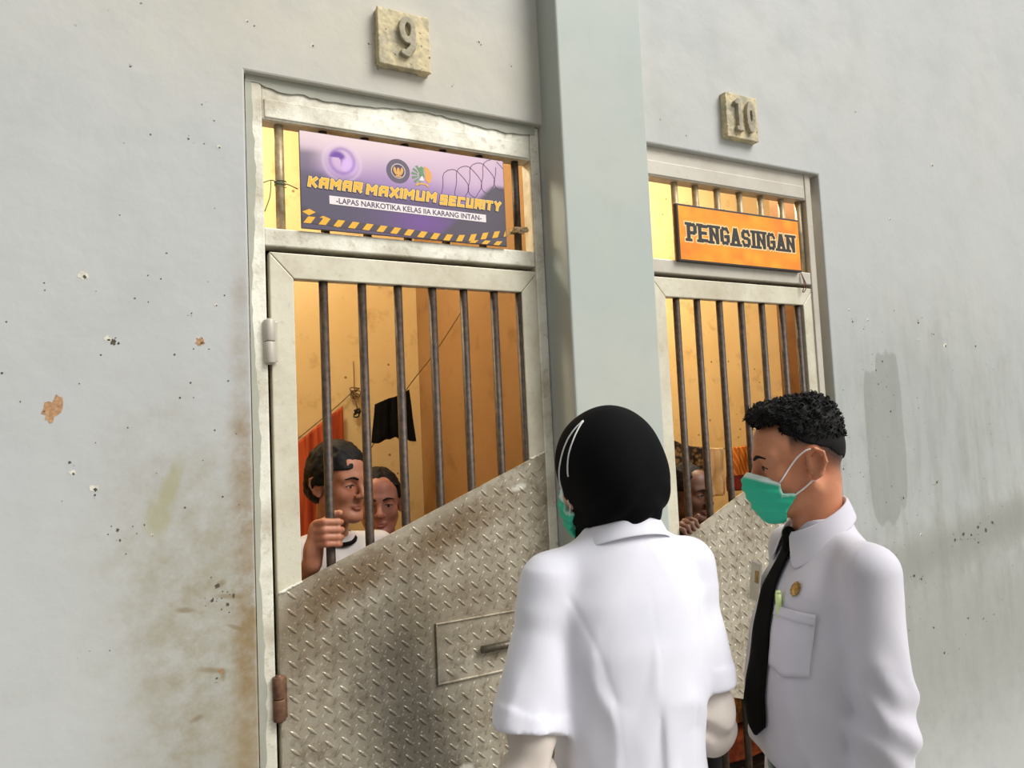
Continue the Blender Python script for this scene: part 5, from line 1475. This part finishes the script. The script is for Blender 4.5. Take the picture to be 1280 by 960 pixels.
# ---- lettering
STROKES = {  # squared capitals in a 0..1 box
    'K': [[(0, 0), (0, 1)], [(0.98, 1), (0.3, 0.5), (0, 0.5)], [(0.3, 0.5), (1, 0)]],
    'A': [[(0, 0), (0, 0.75), (0.2, 1), (1, 1), (1, 0)], [(0, 0.42), (1, 0.42)]],
    'M': [[(0, 0), (0, 1), (0.5, 0.45), (1, 1), (1, 0)]],
    'R': [[(0, 0), (0, 1), (1, 1), (1, 0.45), (0, 0.45)], [(0.5, 0.45), (1, 0)]],
    'X': [[(0, 0), (1, 1)], [(0, 1), (1, 0)]],
    'I': [[(0, 0), (0, 1)]],
    'U': [[(0, 1), (0, 0), (1, 0), (1, 1)]],
    'S': [[(1, 1), (0, 1), (0, 0.52), (1, 0.52), (1, 0), (0, 0)]],
    'E': [[(1, 1), (0, 1), (0, 0), (1, 0)], [(0, 0.52), (0.85, 0.52)]],
    'C': [[(1, 1), (0, 1), (0, 0), (1, 0)]],
    'T': [[(0, 1), (1, 1)], [(0.5, 1), (0.5, 0)]],
    'Y': [[(0, 1), (0.5, 0.5), (1, 1)], [(0.5, 0.5), (0.5, 0)]],
    'P': [[(0, 0), (0, 1), (0.8, 1), (1, 0.86), (1, 0.58), (0.8, 0.45), (0, 0.45)]],
    'N': [[(0, 0), (0, 1), (1, 0), (1, 1)]],
    'G': [[(1, 0.82), (0.78, 1), (0.22, 1), (0, 0.8), (0, 0.2), (0.22, 0), (0.78, 0), (1, 0.2), (1, 0.45), (0.62, 0.45)]],
}
SERIF = {'P': [(0, 0), (-0.02, 1)], 'E': [(0, 0), (0, 1)], 'N': [(0, 0), (0, 1), (1, 1)], 'A': [(0, 0), (1, 0)], 'I': [(0, 0), (0, 1)]}
AS = {'S': [[(1, 0.80), (0.8, 1), (0.2, 1), (0, 0.82), (0, 0.66), (0.2, 0.54), (0.8, 0.46), (1, 0.34), (1, 0.18), (0.8, 0), (0.2, 0), (0, 0.2)]], 'A': [[(0, 0), (0.42, 1), (0.58, 1), (1, 0)], [(0.2, 0.32), (0.8, 0.32)]]}
def stroke_word(mb, word, x0, x1, z0, z1, th, y, shear=0.0, gap=0.3, slab=False, grow=0.0, zs=1.0):
    """letters drawn as flat strokes on the plane y; th is the stroke width"""
    wd = [0.16 if c == 'I' and not slab else 0.42 if c == 'I' else 1.18 if c == 'M' else 1.0 for c in word]
    unit = (x1 - x0) / (sum(wd) + gap * (len(word) - 1)); h = z1 - z0; x = x0; k = 0
    for c, w_ in zip(word, wd):
        W_ = unit * w_ - th
        ox = x + th / 2
        if c == 'I': ox = x + unit * w_ / 2; W_ = 0
        def P(p): return (ox + p[0] * W_ + shear * (p[1] * (h - th) + th / 2), z0 + th / 2 + p[1] * (h - th))
        for s in (AS.get(c) if slab and c in AS else STROKES[c]):
            for a, b in zip(s, s[1:]):
                A, B = Vector(P(a)), Vector(P(b)); d = (B - A).normalized(); n = Vector((-d.y, d.x))
                r = th / 2 + grow
                vert = abs(d.x) < 0.3
                r2 = r if vert or slab is False else r * 0.72
                e = th * 0.46 + grow
                q = [A - d * e - n * r2, A - d * e + n * r2, B + d * e + n * r2, B + d * e - n * r2]
                mb.bm.faces.new([mb.bm.verts.new((v.x, y - 0.000004 * k, v.y)) for v in q]); k += 1
        if slab:
            for sx, sz in SERIF.get(c, []):
                cx, cz = P((sx, sz)); hw = th * 0.95 + grow; hh = th * 0.30 + grow; cz += (th * 0.2 if sz == 0 else -th * 0.2) * -1
                mb.bm.faces.new([mb.bm.verts.new((cx + a * hw, y - 0.000004 * k, cz + b * hh)) for a, b in ((-1, -1), (1, -1), (1, 1), (-1, 1))]); k += 1
        x += unit * (w_ + gap)
    return mb
def font_mesh(body, x0, x1, zc, h, y, name, mat, parent, bold=0.0):
    cu = bpy.data.curves.new(name, 'FONT'); cu.body = body; cu.size = 1; cu.align_x = 'LEFT'; cu.offset = bold; cu.resolution_u = 3
    t = bpy.data.objects.new(name, cu); COL.objects.link(t)
    bpy.context.view_layer.update()
    me = bpy.data.meshes.new_from_object(t.evaluated_get(bpy.context.evaluated_depsgraph_get()))
    bpy.data.objects.remove(t); bpy.data.curves.remove(cu)
    co = np.empty(len(me.vertices) * 3, np.float32); me.vertices.foreach_get('co', co); co = co.reshape(-1, 3)
    lo, hi = co.min(0), co.max(0)
    out = np.zeros_like(co)
    out[:, 0] = x0 + (co[:, 0] - lo[0]) / (hi[0] - lo[0]) * (x1 - x0)
    out[:, 2] = zc + ((co[:, 1] - lo[1]) / (hi[1] - lo[1]) - 0.5) * h
    out[:, 1] = y
    me.vertices.foreach_set('co', out.ravel()); me.update()
    return link(name, me, mat, parent)
flat = lambda n, c, r=0.5: mat_simple(n, c, r, 0, c)
INK = dict(black=flat('black_ink', (34, 30, 30)), yellow=flat('golden_yellow_ink', (244, 182, 42)), pale=flat('pale_yellow_ink', (250, 226, 150)), white=flat('white_ink', (236, 226, 226)), plum=flat('dark_plum_ink', (72, 56, 84)), haz=flat('hazard_yellow_ink', (238, 178, 40)),
           hazd=flat('hazard_dark_ink', (78, 68, 76)), gold=flat('gold_ink', (226, 168, 80)), ring=flat('grey_violet_ink', (96, 84, 104)), ringl=flat('pale_ring_ink', (206, 190, 180)), green=flat('leaf_green_ink', (104, 146, 100)), orange=flat('orange_ink', (232, 164, 72)), wirei=flat('violet_wire_ink', (88, 64, 96)))

# ---- the purple banner on the left transom
YS = 0.014
bx0, bz1 = W(0.5165, 2.440, YS); bx1, bz0 = W(1.1705, 2.160, YS)
bw, bh = bx1 - bx0, bz1 - bz0
U = lambda u, v: (bx0 + u * bw, bz0 + v * bh)
sg = MB().box(bx0 - 0.0015, bx1 + 0.0015, YS, YS + 0.006, bz0 - 0.0015, bz1 + 0.0015).build('banner_sign', flat('dark_board_edge', (70, 52, 44)))
tag(sg, 'purple banner reading KAMAR MAXIMUM SECURITY on the left transom', 'sign')
nu, nv = 160, 72
bm = bmesh.new(); cl = bm.loops.layers.float_color.new('print')
gv = [[bm.verts.new((bx0 + bw * i / nu, YS - 0.0004, bz0 + bh * j / nv)) for i in range(nu + 1)] for j in range(nv + 1)]
uu, vv_ = np.meshgrid(np.linspace(0, 1, nu + 1), np.linspace(0, 1, nv + 1))
ZZ = np.zeros_like(uu)
nA = vnoise(uu * 5, vv_ * 3, ZZ + 2, 3); nB = vnoise(uu * 13, vv_ * 7, ZZ + 5, 4)
def lin(c): return np.array(s2l(c)[:3])
sst = lambda a, b, x: np.clip((x - a) / (b - a), 0, 1) ** 2 * (3 - 2 * np.clip((x - a) / (b - a), 0, 1))
colr = np.zeros(uu.shape + (3,)); colr[:] = lin((172, 140, 186))
def lay(m, c):
    global colr
    m = np.clip(m, 0, 1)[..., None]; colr = colr * (1 - m) + lin(c) * m
lay(sst(0.62, 1.02, vv_ + 0.12 * nA), (232, 208, 212))
lay(sst(0.35, 0.95, uu) * sst(0.45, 0.75, vv_) * 0.7, (218, 184, 208))
lay(sst(0.70, 0.30, vv_ + 0.05 * nA) * sst(0.95, 0.30, np.abs(uu - 0.35)) , (124, 96, 150))
lay(sst(0.62, 0.48, vv_ - 0.2 * (0.12 - uu) + 0.03 * nB) * sst(0.45, 0.10, uu), (84, 76, 98))
lay(sst(0.92, 0.75, vv_ + 0.05 * nB) * sst(0.14, 0.02, uu) * 0.8, (96, 88, 108))
lay(sst(0.45, 0.38, vv_) * 0.85, (84, 76, 96))
lay(np.exp(-(((uu - 0.56) / 0.16) ** 2 + ((vv_ - 0.18) / 0.16) ** 2)) * 0.9, (116, 72, 148))
lay(sst(0.0, 0.05, (uu - 0.60) * 1.05 - vv_ * 0.0 - (1 - 0) * np.clip((vv_ - 0.05) * 0.48, 0, 1) - 0.02) * sst(0.72, 0.66, vv_), (82, 72, 86))
lamp_ = np.sqrt(((uu - 0.185) * bw / bh) ** 2 + (vv_ - 0.73) ** 2)
lay(sst(0.26, 0.05, lamp_) * 0.55, (214, 176, 224)); lay(np.exp(-((lamp_ - 0.20) / 0.012) ** 2) * 0.35, (232, 214, 236))
lay(sst(0.10, 0.06, np.sqrt(((uu - 0.165) * 2.2) ** 2 + (vv_ - 0.76) ** 2)) * (nB > -0.25), (108, 62, 160)); lay(sst(0.11, 0.06, np.sqrt(((uu - 0.215) * 2.4) ** 2 + (vv_ - 0.70) ** 2)), (216, 180, 232))
lay(np.exp(-((np.sqrt(((uu - 0.185) * 2.4) ** 2 + (vv_ - 0.74) ** 2) - 0.13) / 0.02) ** 2) * 0.6, (120, 78, 172))
for j in range(nv):
    for i in range(nu):
        f = bm.faces.new([gv[j][i], gv[j][i + 1], gv[j + 1][i + 1], gv[j + 1][i]])
        for lp, (a, b) in zip(f.loops, ((j, i), (j, i + 1), (j + 1, i + 1), (j + 1, i))): lp[cl] = (*colr[a, b], 1)
me = bpy.data.meshes.new('printed_artwork'); bm.to_mesh(me); bm.free()
m = NT('printed_vinyl', 0.42); me_m = m.done(m.attr('print').outputs['Color'])
art = link('printed_artwork', me, me_m, sg)
# hazard tape
def tape(path, w_, y, n=26, ph=0.0, L=0.043):
    pts = catmull([U(*p) for p in path], 14); P = [Vector((a, b)) for a, b in [(q[0], q[1]) for q in pts]]
    dk, yl = MB(), MB()
    cum = [0.0]
    for a, b in zip(P, P[1:]): cum.append(cum[-1] + (b - a).length)
    def at(s):
        s = min(max(s, 0), cum[-1])
        for k in range(len(P) - 1):
            if s <= cum[k + 1]:
                t = (s - cum[k]) / max(1e-9, cum[k + 1] - cum[k]); d = (P[k + 1] - P[k]).normalized(); return P[k].lerp(P[k + 1], t), Vector((-d.y, d.x))
        return P[-1], Vector((0, 1))
    def q(mb, s0, s1, sh, yy):
        vs = []
        for s, side in ((s0, -1), (s1, -1), (s1 + sh, 1), (s0 + sh, 1)):
            p, nn = at(s); p = p + nn * side * w_ / 2
            vs.append((min(max(p.x, bx0 + 0.0005), bx1 - 0.0005), yy, min(max(p.y, bz0 + 0.0005), bz1 - 0.0005)))
        if (Vector(vs[0]) - Vector(vs[2])).length > 1e-4: mb.poly(vs)
    s = 0.0
    while s < cum[-1]: q(dk, s, min(s + 0.008, cum[-1]), 0, y); s += 0.008
    s = ph
    while s < cum[-1] - 0.01: q(yl, s, s + L * 0.48, 0.014, y - 0.0002); s += L
    dk.build('hazard_tape', INK['hazd'], sg, normals=False); yl.build('hazard_stripes', INK['haz'], sg, normals=False)
tape([(0.0, 0.20), (0.05, 0.145), (0.12, 0.085), (0.2, 0.05)], 0.018, YS - 0.0008, ph=0.006)
tape([(0.0, 0.085), (0.2, 0.075), (0.45, 0.055), (0.62, 0.038), (0.76, 0.045), (0.88, 0.095), (1.0, 0.15)], 0.020, YS - 0.0012, ph=0.004)
tape([(0.78, 0.02), (0.9, 0.02), (1.0, 0.03)], 0.014, YS - 0.0008, ph=0.01)
# coils of barbed wire
wm_ = MB()
pts = []
for k in range(90):
    t = k / 89; a = t * 2 * PI * 4.3
    pts.append((*U(0.69 + 0.31 * t - (0.05 + 0.012 * math.sin(3 * a)) * math.sin(a), 0.60 + 0.26 * t - 0.19 * math.cos(a)), 0))
for a, b in zip(pts, pts[1:]):
    A, B = Vector(a[:2]), Vector(b[:2]); d = (B - A)
    if d.length < 1e-5: continue
    n = Vector((-d.y, d.x)).normalized() * 0.0011
    ok = all(bx0 < v.x < bx1 and bz0 < v.y < bz1 for v in (A, B))
    if ok: wm_.poly([(A.x - n.x, YS - 0.0008, A.y - n.y), (B.x - n.x, YS - 0.0008, B.y - n.y), (B.x + n.x, YS - 0.0008, B.y + n.y), (A.x + n.x, YS - 0.0008, A.y + n.y)])
wm_.build('printed_barbed_wire', INK['wirei'], sg, normals=False)
# emblems
def disc(mb, cx, cz, rx, rz, y, n=36, a0=0, a1=360):
    mb.poly([(cx + rx * math.cos(math.radians(a0 + (a1 - a0) * k / n)), y, cz + rz * math.sin(math.radians(a0 + (a1 - a0) * k / n))) for k in range(n + (0 if a1 - a0 == 360 else 1))])
cx, cz = U(0.447, 0.715); r = 0.0375
e1 = MB(); disc(e1, cx, cz, r, r, YS - 0.0008); e1 = e1.build('round_emblem', INK['ring'], sg, normals=False)
k = MB(); disc(k, cx, cz, r * 0.62, r * 0.62, YS - 0.0011); k.build('emblem_ring', INK['ringl'], e1, normals=False)
k = MB(); disc(k, cx, cz, r * 0.54, r * 0.54, YS - 0.0014); k.build('emblem_centre', INK['plum'], e1, normals=False)
k = MB()
for s in (-1, 1):
    k.poly([(cx + s * a * r, YS - 0.0017, cz + b * r) for a, b in ((0.02, -0.28), (0.16, -0.05), (0.22, 0.22), (0.34, 0.36), (0.44, 0.10), (0.36, -0.16), (0.20, -0.34))])
k.poly([(cx + a * r, YS - 0.0019, cz + b * r) for a, b in ((-0.14, -0.2), (0.0, -0.46), (0.14, -0.2), (0.12, 0.12), (0.06, 0.28), (-0.08, 0.26), (-0.13, 0.1))])
k.poly([(cx + a * r, YS - 0.0018, cz + b * r) for a, b in ((-0.3, -0.42), (0.0, -0.34), (0.3, -0.42), (0.16, -0.50), (-0.16, -0.50))])
k.build('emblem_bird', INK['gold'], e1, normals=False)
for q in range(16):
    pass
cx, cz = U(0.563, 0.70); r = 0.033
e2 = MB(); disc(e2, cx, cz, r * 0.28, r * 0.36, YS - 0.0008)
for q in range(6):
    a = math.radians(112 + q * 26); a2 = a + math.radians(15)
    e2.poly([(cx + math.cos(b) * r * rr, YS - 0.0008, cz + math.sin(b) * r * rr) for b, rr in ((a, 0.42), (a, 1.0), (a2, 1.04), (a2, 0.42))])
e2.poly([(cx + a * r, YS - 0.0011, cz + b * r) for a, b in ((-0.22, 0.15), (-0.26, 0.72), (-0.02, 0.88), (0.22, 0.74), (0.18, 0.2), (0.0, -0.05))])
e2 = e2.build('leaf_emblem', INK['green'], sg, normals=False)
k = MB()
k.poly([(cx + math.cos(math.radians(a)) * r * rr, YS - 0.0009, cz + math.sin(math.radians(a)) * r * rr) for a, rr in ((75, 0.95), (50, 1.02), (25, 1.04), (0, 1.02), (-25, 1.0), (-45, 0.96), (-45, 0.5), (-15, 0.34), (20, 0.4), (55, 0.55))])
k.build('emblem_flame', INK['orange'], e2, normals=False)
k = MB()
k.poly([(cx + a * r, YS - 0.0012, cz + b * r) for a, b in ((-0.45, -0.72), (0.5, -0.72), (0.74, -1.0), (0.5, -1.02), (0.36, -0.86), (-0.3, -0.86), (-0.46, -1.02), (-0.7, -1.0))])
k.build('emblem_base', INK['gold'], e2, normals=False)
k = MB(); k.poly([(cx + a * r, YS - 0.0012, cz + b * r) for a, b in ((-0.28, -0.5), (0.22, -0.5), (0.12, -0.1), (0.02, -0.02), (-0.1, -0.14))]); k.build('emblem_tower', INK['white'], e2, normals=False)
# words
def word3(mb, grow, y):
    for wd_, u0, u1, v0, v1 in (('KAMAR', 0.028, 0.268, 0.425, 0.535), ('MAXIMUM', 0.288, 0.628, 0.415, 0.527), ('SECURITY', 0.648, 0.972, 0.400, 0.512)):
        a, z0_ = U(u0, v0); b, z1_ = U(u1, v1)
        stroke_word(mb, wd_, a, b, z0_, z1_, 0.0080, y, 0.16, 0.24, False, grow)
    return mb
word3(MB(), 0.0026, YS - 0.0014).build('title_outline', INK['plum'], sg, normals=False)
word3(MB(), 0.0011, YS - 0.0018).build('title_glow', INK['pale'], sg, normals=False)
word3(MB(), -0.0004, YS - 0.0022).build('title_lettering', INK['yellow'], sg, normals=False)
(sx0, sz0), (sx1, sz1) = U(0.122, 0.315), U(0.892, 0.298)
hh = 0.0125
k = MB(); k.poly([(sx0, YS - 0.0012, sz0 - hh), (sx1, YS - 0.0012, sz1 - hh), (sx1, YS - 0.0012, sz1 + hh), (sx0, YS - 0.0012, sz0 + hh)]); strip = k.build('white_strip', INK['white'], sg, normals=False)
tx = font_mesh('-LAPAS NARKOTIKA KELAS IIA KARANG INTAN-', sx0 + 0.02, sx1 - 0.016, 0, 0.0165, YS - 0.0016, 'strip_lettering', INK['plum'], strip, 0.012)
co = np.empty(len(tx.data.vertices) * 3, np.float32); tx.data.vertices.foreach_get('co', co); co = co.reshape(-1, 3)
co[:, 2] += sz0 + (sz1 - sz0) * (co[:, 0] - sx0) / (sx1 - sx0)
tx.data.vertices.foreach_set('co', co.ravel()); tx.data.update()

# ---- the orange sign on the right transom
YO = 0.006
ox0, oz1 = W(1.8985, 2.384, YO); ox1, oz0 = W(2.557, 2.166, YO)
so = MB().box(ox0, ox1, YO, YO + 0.018, oz0, oz1).build('room_sign', flat('black_sign_frame', (44, 36, 30)))
mod_bevel(so, 0.002)
tag(so, 'orange sign reading PENGASINGAN in dark letters on the right transom', 'sign')
m = NT('orange_printed_sheet', 0.38)
va = m.noise(5, 3, vec=m.vec((1, 1, 1.6))); vb = m.voro(11)
c = m.mix(m.ramp(va, [(0.35, 0.0), (0.68, 1.0)]), (250, 164, 14), (238, 126, 14))
c = m.mix(m.math('MULTIPLY', m.ramp(vb.outputs['Distance'], [(0.05, 1.0), (0.45, 0.0)]), 0.45), c, (252, 190, 40))
m = m.done(c)
sheet = MB().box(ox0 + 0.008, ox1 - 0.006, YO - 0.0006, YO, oz0 + 0.007, oz1 - 0.008).build('printed_sheet', m, so)
lh = 0.072; lz = oz0 + 0.078
stroke_word(MB(), 'PENGASINGAN', ox0 + 0.044, ox1 - 0.034, lz, lz + lh, 0.0175, YO - 0.0010, 0, 0.13, True, 0.0050).build('lettering_halo', flat('cream_halo_ink', (250, 214, 150)), so, normals=False)
stroke_word(MB(), 'PENGASINGAN', ox0 + 0.044, ox1 - 0.034, lz, lz + lh, 0.0175, YO - 0.0016, 0, 0.13, True, 0.0).build('sign_lettering', INK['black'], so, normals=False)

# ---- bits of tie wire
m_gw = mat_simple('green_tie_wire', (70, 96, 70), 0.5, 0.3); m_rag = mat_simple('dirty_rag', (186, 162, 122), 0.9, 0, (132, 108, 76), 80, 0.6, 120); m_cu = mat_simple('red_brown_wire', (112, 70, 58), 0.5, 0.2)
x, z = W(0.461, 2.272, 0.05)
t = MB().tube(catmull([(x - 0.065, 0.030, z - 0.010), (x - 0.03, 0.034, z + 0.008), (x - 0.008, 0.036, z + 0.002), (x + 0.015, 0.04, z + 0.004), (x + 0.045, 0.036, z - 0.008)], 6), 0.0016, 6)
t.tube([(x + 0.0155 * math.cos(a), 0.056 + 0.0155 * math.sin(a), z + 0.0012 * a) for a in np.linspace(0, 12.6, 40)], 0.0015, 6)
t.tube(catmull([(x - 0.03, 0.034, z + 0.006), (x - 0.035, 0.03, z - 0.04), (x - 0.05, 0.03, z - 0.085)], 6), 0.0014, 6)
tag(t.build('tie_wire', m_gw, None, smooth=True), 'thin green wire twisted round the transom bar left of the purple banner', 'wire')
x, z = W(1.21, 2.212, 0.05)
rk = random.Random(9)
pts = [(x + rk.uniform(-0.028, 0.035), 0.034 + rk.uniform(-0.008, 0.004), z + rk.uniform(-0.011, 0.011)) for _ in range(14)]
t = MB().tube(catmull(pts, 5), 0.0042, 7)
t.tube(catmull([(x - 0.03, 0.03, z - 0.004), (x - 0.055, 0.024, z - 0.03), (x - 0.06, 0.022, z - 0.05)], 6), 0.003, 6)
t.tube([(x + 0.017 * math.cos(a), 0.056 + 0.017 * math.sin(a), z + 0.0015 * math.sin(a * 2)) for a in np.linspace(0, 6.3, 24)], 0.0042, 7)
tag(t.build('rag_tie', m_rag, None, smooth=True), 'dirty rag strip knotted round the transom bar right of the purple banner', 'rag')
t = MB().tube(catmull([(2.575, 0.022, 2.170), (2.582, 0.016, 2.145), (2.59, 0.012, 2.115), (2.583, 0.014, 2.093), (2.572, 0.016, 2.088), (2.579, 0.012, 2.12), (2.576, 0.018, 2.160)], 8), 0.0022, 6)
tag(t.build('tie_wire', m_cu, None, smooth=True), 'loop of red-brown wire dangling under the right end of the orange sign', 'wire')
# ---------------------------------------------------------------- light
w = bpy.data.worlds.new('sky'); SC.world = w; w.use_nodes = True
bg = w.node_tree.nodes['Background']
wt = w.node_tree
tc = wt.nodes.new('ShaderNodeTexCoord'); dt = wt.nodes.new('ShaderNodeVectorMath'); dt.operation = 'DOT_PRODUCT'
wt.links.new(tc.outputs['Generated'], dt.inputs[0]); dt.inputs[1].default_value = Vector((0.55, -0.55, 0.62)).normalized()
mr = wt.nodes.new('ShaderNodeMapRange'); wt.links.new(dt.outputs['Value'], mr.inputs[0])
mr.inputs[1].default_value = -0.3; mr.inputs[2].default_value = 0.9; mr.inputs[3].default_value = 0.05; mr.inputs[4].default_value = 0.82
wt.links.new(mr.outputs[0], bg.inputs[1]); bg.inputs[0].default_value = (1.0, 0.985, 0.955, 1)     # open sky, brightest over the yard behind the camera
def sun(direction, strength, angle, col):
    ld = bpy.data.lights.new('sun', 'SUN'); ld.energy = strength; ld.angle = math.radians(angle); ld.color = col
    o = bpy.data.objects.new('sun', ld); COL.objects.link(o)
    o.rotation_euler = Vector(direction).to_track_quat('-Z', 'Y').to_euler()
    return o
sun((-0.50, 0.66, -0.80), 3.15, 34, (1.0, 0.98, 0.95))
def lamp(loc, power, radius, col):
    ld = bpy.data.lights.new('cell_lamp', 'POINT'); ld.energy = power; ld.shadow_soft_size = radius; ld.color = col
    o = bpy.data.objects.new('cell_lamp', ld); COL.objects.link(o); o.location = loc
lamp((0.45, 0.75, 3.0), 40, 0.12, (1.0, 0.90, 0.72))
lamp((2.7, 0.6, 3.0), 70, 0.12, (1.0, 0.91, 0.72))

SC.view_settings.view_transform = 'Standard'
SC.view_settings.look = 'None'
SC.view_settings.gamma = 1.0
SC.view_settings.use_curve_mapping = False
SC.view_settings.exposure = 0.06
